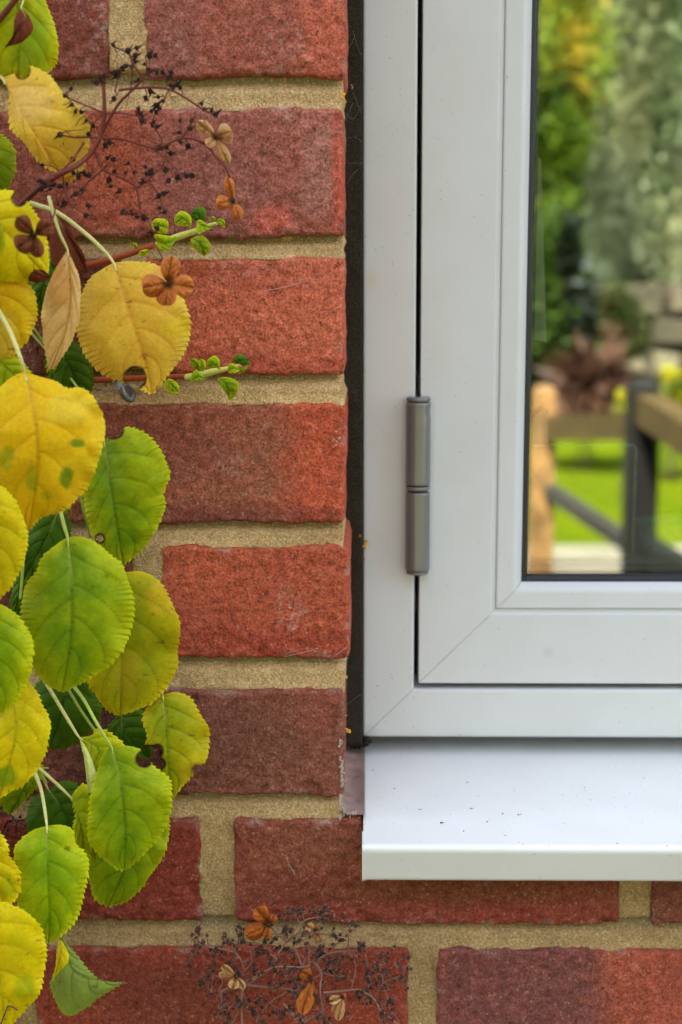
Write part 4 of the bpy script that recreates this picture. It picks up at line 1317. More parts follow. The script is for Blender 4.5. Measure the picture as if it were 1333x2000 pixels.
shoot([(362, 737), (390, 733), (415, 726), (445, 720), (472, 713)],
      [([(393, 724), (384, 712), (372, 702)], [(380, 720), (372, 710)], [(390, 708), (380, 700)], .008, 'green'),
       ([(396, 726), (394, 712), (392, 700)], [(388, 718), (388, 706)], [(404, 718), (402, 704)], .010, 'bright'),
       ([(372, 747), (386, 736), (403, 742)], [(374, 730), (384, 720), (392, 728)], [(380, 748), (392, 744)], .012, 'bright'),
       ([(430, 724), (420, 712), (406, 716)], [(424, 720), (412, 718)], [(430, 706), (420, 696), (408, 704)], .010, 'bright'),
       ([(446, 728), (452, 720), (470, 722)], [(446, 712), (456, 710)], [(452, 730), (462, 728)], .014, 'bright'),
       ([(468, 712), (470, 704), (484, 704)], [(458, 704), (462, 696), (476, 694)], [(476, 712), (488, 710)], .010, 'dark'),
       ([(466, 720), (474, 728), (484, 720)], [(466, 726), (476, 728)], [(474, 716), (484, 714)], .008, 'green'),
       ([(424, 738), (442, 752), (447, 781)], [(430, 750), (440, 766), (446, 776)], [(446, 738), (466, 746), (464, 768), (452, 780)], .012, 'green'),
       ([(323, 744), (336, 752), (349, 766)], [(322, 752), (332, 764)], [(332, 742), (346, 752)], .010, 'bright')], .008)


# dried florets: four papery petals
def petal_pts(c, tip, w):
    c = np.array(c, float); tip = np.array(tip, float)
    ax = tip - c; ln = np.linalg.norm(ax); ax /= ln; pr = np.array([-ax[1], ax[0]])
    L = [c + ax * ln * t + pr * w * s for t, s in ((.22, .50), (.5, .95), (.76, 1.05), (.95, .55))]
    R = [c + ax * ln * t - pr * w * s for t, s in ((.22, .55), (.5, .98), (.78, .95), (.95, .5))]
    return [tuple(c), tuple(c + ax * ln * .5), tuple(tip)], L, R

PAL['petal'] = (lin(172, 98, 42, 1.3), lin(186, 112, 56, 1.3), lin(104, 54, 24, 1.2))
PAL['petal_dark'] = (lin(112, 62, 36, 1.25), lin(134, 78, 48, 1.25), lin(70, 38, 22, 1.2))
PAL['petal_tan'] = (lin(178, 128, 78, 1.2), lin(204, 164, 116, 1.2), lin(134, 88, 50, 1.2))
PAL['petal_rust'] = (lin(158, 84, 28, 1.25), lin(172, 98, 40, 1.25), lin(90, 44, 18, 1.2))
def floret(c, petals, d, pal, parent, label=None, name='floret'):
    mb = MB()
    mb.blob(pix(c[0], c[1], -(d + .002)), .0011, lin(84, 50, 32, 1), 3)
    hub = mb.build(name, M_BUD, parent)
    if label: hub['label'] = label
    for (tip, w, dd, fo) in petals:
        mid, L, R = petal_pts(c, tip, w)
        leaf(mid, L, R, d, pal, blot=[(c[0], c[1], w * .9, w * .9, PAL[pal][2] * .7, .8)], teeth=.5, spacing=14, n=44, mcols=10, arch=.004, fold=fo * 2.2, curl=.6, tipd=dd, rip=.0045, nv=4, name='petal', grn=.3, parent=hub, mat=M_DRY, rim=.6)  # blot at the hub: cup shade put into the petal colour
    return hub

def floret_flat(c, petals, d, pal, parent, label=None):
    """floret as one mesh, for heads that are themselves parts"""
    objs = []
    me_v = []; 
    hub = floret(c, petals, d, pal, plant, label)
    kids = [o for o in COL.objects if o.parent == hub]
    dat = MB()
    for o in [hub] + kids:
        me = o.data
        v = [tuple(x.co) for x in me.vertices]
        cc = np.zeros(len(v) * 4); me.attributes['Col'].data.foreach_get('color', cc)
        dat.add(v, [tuple(p.vertices) for p in me.polygons], cc.reshape(-1, 4)[:, :3])
    for o in kids + [hub]:
        bpy.data.objects.remove(o)
    o = dat.build('floret', M_DRY, parent)
    if label: o['label'] = label
    return o

floret((328, 553), [((336, 500), 19, .008, .15), ((279, 562), 20, .004, .2), ((379, 562), 21, .006, .25), ((324, 596), 17, .002, .1)], .062, 'petal', plant,
       'dry orange-brown four-petalled floret lying over the golden leaf')
floret((68, 459), [((32, 424), 17, .010, .2), ((102, 436), 19, .006, .2), ((34, 486), 19, .004, .2), ((76, 502), 13, .004, .15)], .105, 'petal_dark', plant,
       'dark brown four-petalled floret in front of the lemon yellow leaf')


# flower head twigs
def head_twigs(lines, ox, oy, sc, d0, colr, r0_=1.5, wob=.006):
    mb = MB(); samples = []
    for li, (pts, r) in enumerate(lines):
        p = np.array(pts, float) * sc + np.array((ox, oy))
        c2 = catmull(p, max(10, len(p) * 7))
        dd = d0 + wob * n2(c2[:, 0], c2[:, 1], .010, 77, 2)
        w = pix(c2[:, 0], c2[:, 1], -dd)
        for i in range(len(w)): samples.append((c2[i, 0], c2[i, 1], dd[i]))
        f = 1 + .25 * math.sin(li * 2.1)
        mb.tube(w, np.array([r, r * .8, r * .7]) * r0_ * .000265, n=len(w), segs=6, col=np.clip(np.array(colr) * f, 0, 1))
    return mb, np.array(samples)


def add_buds(mb, tw, samples, buds, colr, tcol, sz=3.4, link=True, horn=1.0):
    for i, (x, y) in enumerate(buds):
        dist = np.hypot(samples[:, 0] - x, samples[:, 1] - y)
        j = int(np.argmin(dist + 6 * rng.random(len(dist))))
        sx, sy, sd_ = samples[j]
        bd = sd_ + .003 * rng.normal()
        if link and dist[j] > 2:
            tw.tube([pix(sx, sy, -sd_), pix((sx + x) / 2 + rng.normal() * 2, (sy + y) / 2 + rng.normal() * 2, -(sd_ + bd) / 2), pix(x, y, -bd)], [.00034, .00026], n=6, segs=5, col=tcol)
        c = pix(x, y, -bd)
        s = sz * (.75 + .5 * rng.random()) * .000265
        shade = (.7 + .7 * rng.random())
        cc = np.clip(np.array(colr) * shade, 0, 1)
        mb.blob(c, s, cc, i, (1, 1, .9))
        # the dry sepals stand out like little horns
        dirv = np.array((x - sx, 0, -(y - sy)), float); nl = np.linalg.norm(dirv)
        dirv = dirv / nl if nl > 1e-6 else np.array((0, -.3, 1.0))
        for h in range(4):
            a = h * 1.57 + rng.random()
            sid = np.array((math.cos(a), math.sin(a) * .8, math.sin(a + 1) * .6))
            e = c + (dirv * .9 + sid * .75) * s * 1.9
            w_ = np.cross(dirv, sid); w_ /= np.linalg.norm(w_) + 1e-9
            bse = c + (dirv * .2 + sid * .45) * s
            mb.add([bse - w_ * s * .4, bse + w_ * s * .4, e, c + dirv * s * .6], [(0, 1, 2), (1, 3, 2), (3, 0, 2)], np.clip(cc * horn * (.6 + .9 * rng.random()), 0, .8))


Z1 = .375
h1 = [([(270, 935), (400, 860), (480, 790), (520, 720), (545, 590), (540, 440)], 2.6), ([(290, 915), (400, 862), (480, 792), (522, 715)], 3.2),
      ([(520, 720), (560, 640), (620, 540), (700, 460), (745, 410)], 1.7), ([(620, 470), (700, 460), (800, 455), (880, 465), (960, 505), (1060, 570), (1120, 600)], 1.4),
      ([(520, 720), (640, 725), (790, 770), (850, 760), (950, 720), (1050, 740), (1130, 820), (1190, 900), (1215, 1040)], 1.5), ([(790, 770), (845, 740), (800, 650)], 1.0),
      ([(790, 770), (880, 840), (910, 900)], .9), ([(500, 790), (540, 880), (640, 930), (710, 980), (730, 1090)], 1.6), ([(520, 720), (450, 715), (380, 715), (310, 700)], 1.1),
      ([(545, 590), (450, 550), (380, 520), (340, 500)], 1.0), ([(440, 740), (380, 830), (320, 890)], 1.3), ([(745, 410), (700, 340), (670, 280), (590, 240)], 1.1),
      ([(745, 410), (860, 415), (900, 390)], 1.0), ([(545, 590), (640, 590), (740, 610)], 1.0), ([(540, 880), (470, 940), (400, 1010)], 1.2), ([(710, 980), (740, 960), (790, 920), (800, 870)], 1.0),
      ([(790, 960), (830, 1020), (860, 1100)], .9), ([(685, 440), (690, 340), (670, 270)], .9), ([(600, 480), (620, 380)], .9), ([(950, 720), (940, 650)], .8), ([(950, 720), (1000, 640)], .8),
      ([(330, 890), (335, 980), (370, 1070)], 1.2), ([(335, 980), (300, 1060)], 1.0), ([(760, 290), (765, 370), (745, 410)], .8), ([(880, 465), (860, 520)], .8),
      ([(670, 840), (720, 950)], .7), ([(850, 760), (865, 800), (840, 880)], .8), ([(545, 590), (480, 640), (440, 600)], .8), ([(640, 1110), (740, 1125)], .8), ([(820, 1190), (800, 1250), (850, 1350), (875, 1475)], .8)]
for q_ in range(46):
    ln0 = h1[int(rng.integers(0, 30)) % len(h1)][0]
    a_ = np.array(ln0[int(rng.integers(len(ln0)))], float)
    if a_[0] > 1130: continue
    e_ = a_ + rng.normal(size=2) * 45
    h1.append(([tuple(a_), tuple((a_ + e_) / 2 + rng.normal(size=2) * 8), tuple(e_)], .5))
tw, smp = head_twigs(h1, 0, 0, Z1, .062, TWIG, 1.75)
b1 = [(590, 235), (668, 265), (715, 250), (700, 320), (688, 350), (780, 290), (810, 290), (650, 345), (600, 380), (620, 380), (530, 400), (505, 430), (540, 435), (725, 420), (820, 380), (850, 380),
      (890, 400), (890, 445), (925, 440), (940, 460), (785, 475), (760, 510), (825, 505), (850, 525), (595, 515), (340, 500), (370, 465), (375, 545), (395, 580), (425, 585), (450, 630), (360, 670),
      (400, 710), (465, 705), (315, 700), (330, 730), (485, 655), (720, 565), (740, 595), (820, 550), (790, 580), (740, 630), (800, 650), (820, 660), (940, 630), (1000, 630), (990, 670), (1050, 540),
      (1065, 570), (1105, 575), (1125, 595), (935, 690), (940, 740), (980, 760), (840, 770), (870, 770), (890, 800), (550, 755), (570, 740), (560, 825), (590, 830), (670, 850), (655, 900), (700, 900),
      (760, 870), (790, 890), (865, 880), (745, 940), (925, 925), (970, 915), (1000, 915), (880, 940), (570, 935), (595, 895), (580, 970), (625, 995), (830, 1020), (860, 1005), (835, 1085), (860, 1105),
      (640, 1110), (680, 1105), (715, 1125), (745, 1125), (465, 915), (440, 900), (380, 830), (220, 860), (210, 940), (240, 970), (280, 965), (350, 960), (400, 860), (430, 990), (460, 1070), (340, 1060),
      (300, 1060), (450, 1120), (820, 1190), (795, 1210), (755, 335), (705, 290), (640, 360), (610, 395), (660, 345), (530, 415), (545, 400), (775, 365), (790, 370), (895, 380), (880, 410), (905, 455),
      (230, 950), (215, 985), (265, 985), (310, 970), (335, 1055), (385, 900), (410, 910), (395, 1010), (410, 925), (835, 565), (810, 545), (815, 585), (735, 615), (720, 590), (860, 890), (775, 900), (795, 905),
      (760, 905), (740, 955), (850, 1010), (690, 1115), (750, 1135), (655, 1112)]
bm = MB()
b1p = [(x * Z1, y * Z1) for x, y in b1]
add_buds(bm, tw, smp, b1p, lin(48, 32, 24, 1.0), TWIG, 4.6)
head1 = tw.build('flower_head', M_STALK, plant)
head1['label'] = 'dry flower head of fine red-brown twigs spread over the brick at the top left'
ob = bm.build('dry_bud', M_BUD, head1, False); ob['kind'] = 'stuff'
floret_flat((422, 268), [((384, 238), 13, .010, .3), ((454, 256), 20, .008, .15), ((404, 286), 11, .006, .2), ((447, 322), 12, .002, .3)], .060, 'petal_tan', head1, 'pale tan floret at the end of the twig')
floret_flat((456, 392), [((444, 346), 9, .004, .3), ((425, 398), 14, .008, .2), ((468, 428), 12, .006, .25)], .058, 'petal', head1, 'brown floret hanging lowest from the twig')

# flower head at the bottom
Z6 = .375
h2_ = [([(738, 1110), (745, 990), (735, 890), (740, 800), (700, 740)], 1.7), ([(330, 1100), (325, 940), (340, 880), (420, 815), (500, 770), (640, 770), (680, 760)], 1.7),
       ([(330, 850), (375, 866), (570, 885), (620, 910)], 2.2), ([(210, 900), (330, 850), (440, 800)], 1.2), ([(-12, 640), (0, 628), (80, 630), (130, 660), (290, 695), (345, 790)], 1.3),
       ([(290, 695), (300, 650), (400, 640)], 1.5), ([(515, 700), (560, 640), (600, 600)], 1.4), ([(600, 580), (660, 525), (730, 510)], 1.0), ([(560, 640), (640, 590), (780, 600), (870, 610)], 1.2),
       ([(680, 770), (675, 640)], 1.1), ([(640, 765), (600, 660)], 1.0), ([(700, 745), (780, 700), (880, 685), (940, 685)], 1.4), ([(880, 685), (885, 590)], 1.0), ([(880, 685), (920, 760), (900, 880)], 1.1),
       ([(740, 800), (830, 820), (890, 820)], 1.0), ([(750, 905), (940, 885)], 1.9), ([(940, 885), (1010, 930), (1050, 990), (1130, 1060)], 1.4), ([(960, 890), (1000, 860), (1130, 830), (1180, 780)], 1.1),
       ([(1000, 860), (970, 705)], 1.2), ([(1010, 740), (1040, 760), (1070, 860)], .9), ([(745, 1000), (650, 1060)], 1.8), ([(745, 1000), (800, 1080)], 1.8), ([(545, 960), (600, 1020), (650, 1050)], 1.7),
       ([(270, 1080), (320, 980)], 1.4), ([(400, 1060), (470, 960), (560, 900)], 1.2), ([(180, 780), (170, 900)], .8), ([(220, 900), (225, 1000), (260, 1060)], .8), ([(345, 790), (380, 740), (370, 680)], .9),
       ([(560, 640), (540, 540), (590, 470)], 1.0), ([(730, 510), (790, 520)], .9), ([(620, 540), (620, 480)], .8), ([(440, 690), (500, 720), (520, 800)], .9), ([(820, 720), (800, 780)], .8),
       ([(1100, 1000), (1080, 900)], .8), ([(0, 628), (-40, 640)], .5)]
OX6, OY6 = 350, 1600
h2_ += [([(468, 548), (510, 600), (560, 640)], .9), ([(712, 585), (750, 600), (800, 602)], .9), ([(295, 820), (320, 800), (345, 790)], .9), ([(690, 830), (720, 820), (742, 800)], .9), ([(850, 925), (800, 915), (750, 905)], .9)]
tips2 = []
for q_ in range(95):
    ln0 = h2_[int(rng.integers(0, 34))][0]
    a_ = np.array(ln0[int(rng.integers(len(ln0)))], float) + rng.normal(size=2) * 6
    if a_[0] < 60: continue
    an_ = -math.pi / 2 + rng.normal() * 1.2
    L_ = 35 + 70 * rng.random()
    m_ = a_ + np.array((math.cos(an_), math.sin(an_))) * L_ * .5 + rng.normal(size=2) * 9
    e_ = a_ + np.array((math.cos(an_ + .5 * rng.normal()), math.sin(an_ + .4 * rng.normal()))) * L_
    if e_[1] < 450: continue
    h2_.append(([tuple(a_), tuple(m_), tuple(e_)], .55))
    for z_ in range(3): tips2.append(tuple(e_ + rng.normal(size=2) * 11))
tw2, smp2 = head_twigs(h2_, OX6, OY6, Z6, .030, lin(128, 94, 82, 1.1), 1.6, .014)
b2 = [(90, 585), (70, 600), (100, 640), (70, 690), (100, 700), (60, 770), (180, 740), (195, 690), (240, 600), (250, 630), (310, 560), (300, 580), (320, 600), (490, 440), (600, 470), (570, 490),
      (620, 500), (540, 530), (700, 455), (720, 480), (755, 460), (770, 520), (795, 510), (750, 530), (880, 550), (920, 555), (890, 580), (840, 600), (800, 600), (820, 620), (945, 650), (940, 685),
      (1045, 720), (1140, 750), (1185, 780), (1160, 820), (1180, 840), (1180, 890), (1100, 880), (1080, 880), (1050, 940), (1110, 965), (1100, 940), (930, 920), (950, 900), (980, 880), (1040, 770),
      (1020, 780), (1060, 790), (870, 820), (850, 830), (830, 720), (820, 760), (790, 790), (800, 740), (760, 870), (710, 680), (740, 660), (660, 650), (600, 620), (590, 570), (540, 590), (560, 600),
      (500, 620), (450, 640), (400, 680), (430, 660), (410, 710), (370, 740), (390, 760), (340, 640), (270, 650), (220, 690), (170, 910), (180, 860), (150, 830), (290, 770), (310, 800), (440, 700),
      (460, 690), (490, 760), (510, 800), (480, 740), (570, 770), (590, 790), (540, 820), (470, 850), (500, 880), (460, 950), (430, 980), (390, 1000), (360, 950), (330, 960), (310, 970), (350, 970),
      (240, 1010), (215, 1010), (250, 1040), (420, 1030), (470, 1020), (440, 1050), (520, 1040), (600, 900), (620, 920), (570, 990), (590, 1000), (640, 880), (710, 910), (870, 1020), (1060, 1000),
      (1080, 1020), (1100, 1040), (1060, 1030), (960, 960), (940, 930), (780, 1040), (520, 940), (530, 1000), (640, 800), (660, 790), (260, 760), (130, 640), (1120, 840)]
b2 += [(x + rng.normal() * 16, y + rng.normal() * 16) for x, y in b2 for q in range(2) if rng.random() < .75]
b2 += tips2
bm2 = MB()
add_buds(bm2, tw2, smp2, [(OX6 + x * Z6, OY6 + y * Z6) for x, y in b2], lin(66, 46, 38, 1.1), lin(100, 68, 58, 1.1), 3.7, True, 2.6)
head2 = tw2.build('dried_flower_head', M_STALK)
tag(head2, 'dried hydrangea flower head of brittle grey-brown twigs in front of the lowest bricks', 'flower head')
ob = bm2.build('dry_bud', M_BUD, head2, False); ob['kind'] = 'stuff'
def z6(x, y): return (OX6 + x * Z6, OY6 + y * Z6)
floret(z6(468, 548), [(z6(400, 458), 17, .006, .3), (z6(345, 610), 17, .008, .2), (z6(498, 500), 8, .002, .3), (z6(455, 625), 9, .004, .2)], .034, 'petal_rust', head2, 'orange-brown floret at the top of the dry head')
floret(z6(712, 585), [(z6(660, 552), 10, .002, .4), (z6(742, 640), 10, .003, .4), (z6(735, 548), 7, .002, .4), (z6(690, 615), 6, .004, .5)], .026, 'petal_tan', head2, 'pale tan floret flat against the mortar')
floret(z6(295, 820), [(z6(225, 765), 7, .004, .5), (z6(205, 808), 7, .004, .5), (z6(280, 885), 10, .006, .4), (z6(338, 880), 7, .003, .5)], .032, 'petal_tan', head2, 'pale brown floret at the left of the dry head')
floret(z6(690, 830), [(z6(640, 1015), 14, .008, .4), (z6(640, 790), 12, .006, .4), (z6(695, 985), 8, .002, .3)], .030, 'petal_rust', head2, 'rust-coloured floret with one long curled petal')
floret(z6(850, 925), [(z6(785, 950), 7, .004, .6), (z6(828, 1050), 9, .006, .6), (z6(870, 912), 5, .004, .5), (z6(800, 1005), 6, .005, .6)], .028, 'petal_tan', head2, 'pale crumpled floret at the bottom edge')

# withered twigs at the lower left, behind the leaves
h3 = [([(-20, 1590), (12, 1572), (40, 1556), (66, 1540)], 2.2), ([(5, 1578), (26, 1596), (34, 1604), (56, 1596)], 1.4), ([(34, 1604), (30, 1640), (18, 1670)], .9), ([(-10, 1628), (20, 1634), (40, 1640)], 1.2), ([(34, 1604), (54, 1616)], .8)]
tw3, smp3 = head_twigs(h3, 0, 0, 1.0, .012, lin(40, 22, 16, 1.0), 1.2)
bm3 = MB()
add_buds(bm3, tw3, smp3, [(46, 1552), (52, 1560), (66, 1545), (10, 1615), (16, 1622), (14, 1608), (56, 1588), (54, 1606), (20, 1604), (40, 1596), (48, 1550), (60, 1548), (8, 1568)], lin(34, 24, 18, 1), lin(40, 22, 16, 1), 3)
t3 = tw3.build('withered_twig', M_STALK, plant)
ob = bm3.build('dry_bud', M_BUD, t3, False); ob['kind'] = 'stuff'
stem([(-2, 2010), (12, 1975), (18, 1965), (36, 1973)], [.094, .094], [1.6, 1.2], lin(90, 60, 48, 1.1), 'withered_twig')

# ------------------------------------------------------------------ metal eye and tie wire in the mortar
b = MB()
b.tube([P(233, 738, .004), P(233, 745, -.006), P(238, 760, -.010), P(246, 775, -.009), P(257, 779, -.006), P(259, 768, -.003), P(250, 758, .004)], [.0019, .0019, .0019, .0017], n=40, segs=12)
hook = b.build('vine_eye', M_STEEL)
tag(hook, 'dull grey metal vine eye fixed in the mortar below the golden leaf', 'wall hook')
b = MB()
b.tube([P(178, 758, -.004), P(205, 763, -.006), P(238, 760, -.0125)], .00035, n=20, segs=6)
b.tube([P(238, 758, -.0125), P(215, 745, -.007), P(190, 765, -.004)], .0003, n=20, segs=6)
tag(b.build('tie_wire', M_STEEL), 'thin grey wire running left from the vine eye', 'wire')

# ------------------------------------------------------------------ cobwebs over the dark strip and brick edge
b = MB()
def thread(pts, Y, r=.00006):
    b.tube([P(x, y, Y) for x, y in pts], r, n=10, segs=4)
WY = .06
for pts in ([(677, 0), (676, 40), (677, 62)], [(678, 100), (687, 85), (694, 70)], [(690, 60), (700, 95), (708, 110)], [(676, 270), (695, 268), (708, 278)], [(675, 220), (690, 232), (708, 205)],
            [(676, 240), (680, 225), (690, 200)], [(680, 320), (695, 318), (712, 320), (730, 314)], [(678, 360), (690, 340), (700, 330)], [(680, 1376), (694, 1364), (710, 1354)], [(690, 180), (700, 205), (706, 220)],
            [(815, 60), (822, 72)], [(813, 170), (822, 182)], [(813, 290), (818, 300)], [(812, 720), (818, 745), (814, 775)], [(808, 1140), (812, 1180), (806, 1200)], [(808, 1200), (816, 1180)]):
    thread(pts, WY if pts[0][0] < 780 else YF - .0003, .000026)
for pts in ([(555, 1283), (590, 1275), (622, 1266)], [(655, 1280), (672, 1268), (680, 1262)], [(640, 1282), (660, 1290), (682, 1285)], [(664, 1308), (674, 1290), (681, 1272)], [(558, 1670), (566, 1690), (578, 1708)], [(563, 1690), (570, 1696), (577, 1711)],
            [(505, 570), (560, 560), (600, 548)]):
    thread(pts, -.0016, .00007)
web = b.build('cobweb', m_plain('spider_silk', (.55, .54, .5), .6), None)
tag(web, 'fine cobweb threads across the dark joint and brick edges', 'cobweb', kind='stuff')

# ------------------------------------------------------------------ room behind the glass
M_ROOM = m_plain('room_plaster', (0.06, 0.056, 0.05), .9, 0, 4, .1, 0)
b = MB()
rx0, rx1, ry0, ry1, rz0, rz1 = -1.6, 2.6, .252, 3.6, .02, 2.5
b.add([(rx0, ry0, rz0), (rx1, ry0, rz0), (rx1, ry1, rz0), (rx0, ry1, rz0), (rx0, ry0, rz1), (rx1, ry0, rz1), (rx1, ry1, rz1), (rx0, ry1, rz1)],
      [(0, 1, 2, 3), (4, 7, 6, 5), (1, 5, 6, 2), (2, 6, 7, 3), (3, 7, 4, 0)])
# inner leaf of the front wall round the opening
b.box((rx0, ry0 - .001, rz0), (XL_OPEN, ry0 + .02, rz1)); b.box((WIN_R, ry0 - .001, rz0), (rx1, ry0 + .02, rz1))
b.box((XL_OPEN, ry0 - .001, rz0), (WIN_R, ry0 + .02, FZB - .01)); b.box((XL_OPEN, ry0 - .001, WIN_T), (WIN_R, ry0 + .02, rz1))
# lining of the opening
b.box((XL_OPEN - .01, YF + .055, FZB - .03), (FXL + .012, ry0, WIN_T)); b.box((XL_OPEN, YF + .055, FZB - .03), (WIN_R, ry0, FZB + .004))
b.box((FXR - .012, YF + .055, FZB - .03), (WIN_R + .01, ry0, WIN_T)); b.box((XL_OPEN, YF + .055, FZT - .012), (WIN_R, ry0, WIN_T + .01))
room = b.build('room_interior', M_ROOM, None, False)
tag(room, kind='structure')
# a dark tablet-like screen with rounded corners leaning in the window, and a teal pot beside it
def rounded_plate(name, x0, x1, z0, z1, y0, y1, r, mat):
    pts = []
    for (cx_, cz_, a0_) in ((x1 - r, z1 - r, 0), (x0 + r, z1 - r, 90), (x0 + r, z0 + r, 180), (x1 - r, z0 + r, 270)):
        for t in np.linspace(0, 90, 7):
            a = math.radians(a0_ + t); pts.append((cx_ + r * math.cos(a), cz_ + r * math.sin(a)))
    n = len(pts)
    v = [(x, y0, z) for x, z in pts] + [(x, y1, z) for x, z in pts]
    f = [tuple(range(n)), tuple(range(n, 2 * n))[::-1]] + [(i, n + i, n + (i + 1) % n, (i + 1) % n) for i in range(n)]
    return mesh_obj(name, v, f, mat, None, False)
YI = YG + .12
s0 = pix(960, 1150, YI); s1 = pix(1243, 869, YI)
scr = rounded_plate('screen', float(s0[0]), float(s1[0]), FZB + .005, float(s1[2]), YI, YI + .008, .004, m_plain('dark_screen', (.03, .03, .032), .25, 0, 50, .1, 0))
rim_ = MB()
xa_, xb_, zt_ = float(s0[0]), float(s1[0]), float(s1[2])
arc = [(xb_ - .004 + .004 * math.cos(t), zt_ - .004 + .004 * math.sin(t)) for t in np.linspace(math.pi / 2, 0, 7)]
rim_.tube([(xa_ + .004, YI - .0005, zt_)] + [(xb_ - .004 - q_, YI - .0005, zt_) for q_ in (.02, .008, .003, .001)] + [(x_, YI - .0005, z_) for x_, z_ in arc] + [(xb_, YI - .0005, zt_ - .004 - q_) for q_ in (.001, .003, .008, .02)] + [(xb_, YI - .0005, FZB + .006)], .0008, n=220, segs=6, col=(.8, .8, .78))
rim_.build('screen_rim', M_BUD, scr)
tag(scr, 'dark flat screen with rounded corners standing behind the glass', 'screen')
q0, q1 = pix(1248, 1100, YI + .05), pix(1420, 1035, YI + .05)
mb = MB(); rr = float(q1[0] - q0[0]) / 2; cxp = float(q0[0] + q1[0]) / 2; cyp = YI + .05 + rr
prof = [(0, FZB + .005), (rr * .8, FZB + .005), (rr * .9, FZB + .01), (rr, float(q1[2])), (rr * .93, float(q1[2])), (rr * .85, FZB + .02), (0, FZB + .02)]
vv = []; ff = []
for (r_, z_) in prof:
    for k_ in range(28):
        a = 2 * math.pi * k_ / 28; vv.append((cxp + r_ * math.cos(a), cyp + r_ * math.sin(a), z_))
for i in range(len(prof) - 1):
    for k_ in range(28):
        ff.append((i * 28 + k_, i * 28 + (k_ + 1) % 28, (i + 1) * 28 + (k_ + 1) % 28, (i + 1) * 28 + k_))
pot = mesh_obj('plant_pot', vv, ff, m_plain('teal_glaze', (.42, .66, .55), .3), None)
tag(pot, 'teal glazed pot on the inner window ledge behind the glass', 'pot')
M_VEIL = m_plain('pale_veil', (.30, .31, .27), .5, 0, 50, .05, 0)
sliver = empty('veil_sliver', (0, 0, 0))  # stand-in strip between the panes, put there for a pale veil
YS = YG + .009
tag(sliver, 'pale upright slat with slanted ends, a stand-in veil just behind the left edge of the glass', 'sliver')
for quad in ([(1010, 268), (1058, 312), (1068, 668), (1010, 658)], [(1010, 838), (1070, 798), (1071, 868), (1010, 868)]):
    f_ = [pix(x, y, YS) for x, y in quad]; b_ = [q + np.array((0, .002, 0)) for q in f_]
    mesh_obj('sliver_piece', f_ + b_, [(0, 1, 2, 3), (7, 6, 5, 4), (0, 4, 5, 1), (1, 5, 6, 2), (2, 6, 7, 3), (3, 7, 4, 0)], M_VEIL, sliver, False)


# ------------------------------------------------------------------ garden in front of the house (seen mirrored in the glass)
def G(px, py, D):
    """real garden point whose mirror image lies at depth D beyond the glass"""
    p = pix(px, py, YG + D)
    return Vector((p[0], 2 * YG - p[1], p[2]))

M_LAWN, nt, bs, out_ = mat_new('lawn_grass')
pos = coords(nt)
c = mixc(nt, maprange(nt, noise(nt, pos, 1.2, 6, .7), .35, .65, 0, 1), (.07, .112, .003), (.125, .145, .005))
nt.links.new(c, bs.inputs['Base Color']); bs.inputs['Roughness'].default_value = 1.0; bs.inputs['Specular IOR Level'].default_value = 0.0
lawn = mesh_obj('lawn', [(-40, -6.6, .0), (40, -6.6, .0), (40, -70, .6), (-40, -70, .6)], [(0, 3, 2, 1)], M_LAWN, None, False)
tag(lawn, kind='structure')
M_PAVE = m_plain('buff_paving', (.27, .23, .16), .9, 0, 3, .2, 0)
pv = mesh_obj('patio', [(-40, -4.9, .004), (40, -4.9, .004), (40, -6.7, .004), (-40, -6.7, .004)], [(0, 3, 2, 1)], M_PAVE, None, False)
tag(pv, kind='structure')
near_ground = mesh_obj('added_dark_ground', [(-40, .25, .0), (40, .25, .0), (40, -4.9, .0), (-40, -4.9, .0)], [(0, 3, 2, 1)], m_plain('dark_ground', (.035, .026, .018), 1.0, 0, 8, .4, 0), None, False)  # unseen dark ground added to cut light bounced up at the wall
tag(near_ground, kind='structure')

fence = empty('post_and_rail_fence', G(1062, 1300, 6.0))
tag(fence, 'wooden post and rail garden fence reflected in the window glass', 'fence')
fence.location = (0, 0, 0)
M_PINE = m_plain('orange_pine', (.34, .175, .06), .7, 0, 7, .6, 0)
M_OAK = m_plain('dark_timber', (.012, .009, .007), .7, 0, 20, .3, 0)
M_RAILW = m_plain('brown_timber', (.105, .062, .014), .8, 0, 14, .3, 0)
def post(pxa, pxb, ytop, D, mat, round_top=True):
    a, b_ = G(pxa, ytop, D), G(pxb, ytop, D)
    w = abs(b_.x - a.x); cx_ = (a.x + b_.x) / 2; yb = a.y
    mb = MB()
    v = []; f = []
    prof = [(w / 2, 0), (w / 2, a.z - w * .5)] + [(w / 2 * math.cos(t), a.z - w * .5 + w * .5 * math.sin(t)) for t in np.linspace(.2, 1.5, 6)]
    for (r_, z_) in prof:
        for sx, sy in ((-1, -1), (1, -1), (1, 1), (-1, 1)):
            v.append((cx_ + sx * r_, yb + sy * w / 2 * (r_ / (w / 2)) ** .5, z_))
    for i in range(len(prof) - 1):
        for k_ in range(4):
            f.append((i * 4 + k_, i * 4 + (k_ + 1) % 4, (i + 1) * 4 + (k_ + 1) % 4, (i + 1) * 4 + k_))
    f.append(tuple((len(prof) - 1) * 4 + k_ for k_ in range(4)))
    mb.add(v, f)
    return mb.build('fence_post', mat, fence, False)
post(1040, 1086, 752, 5.2, M_PINE)
post(1230, 1290, 738, 4.0, M_OAK)
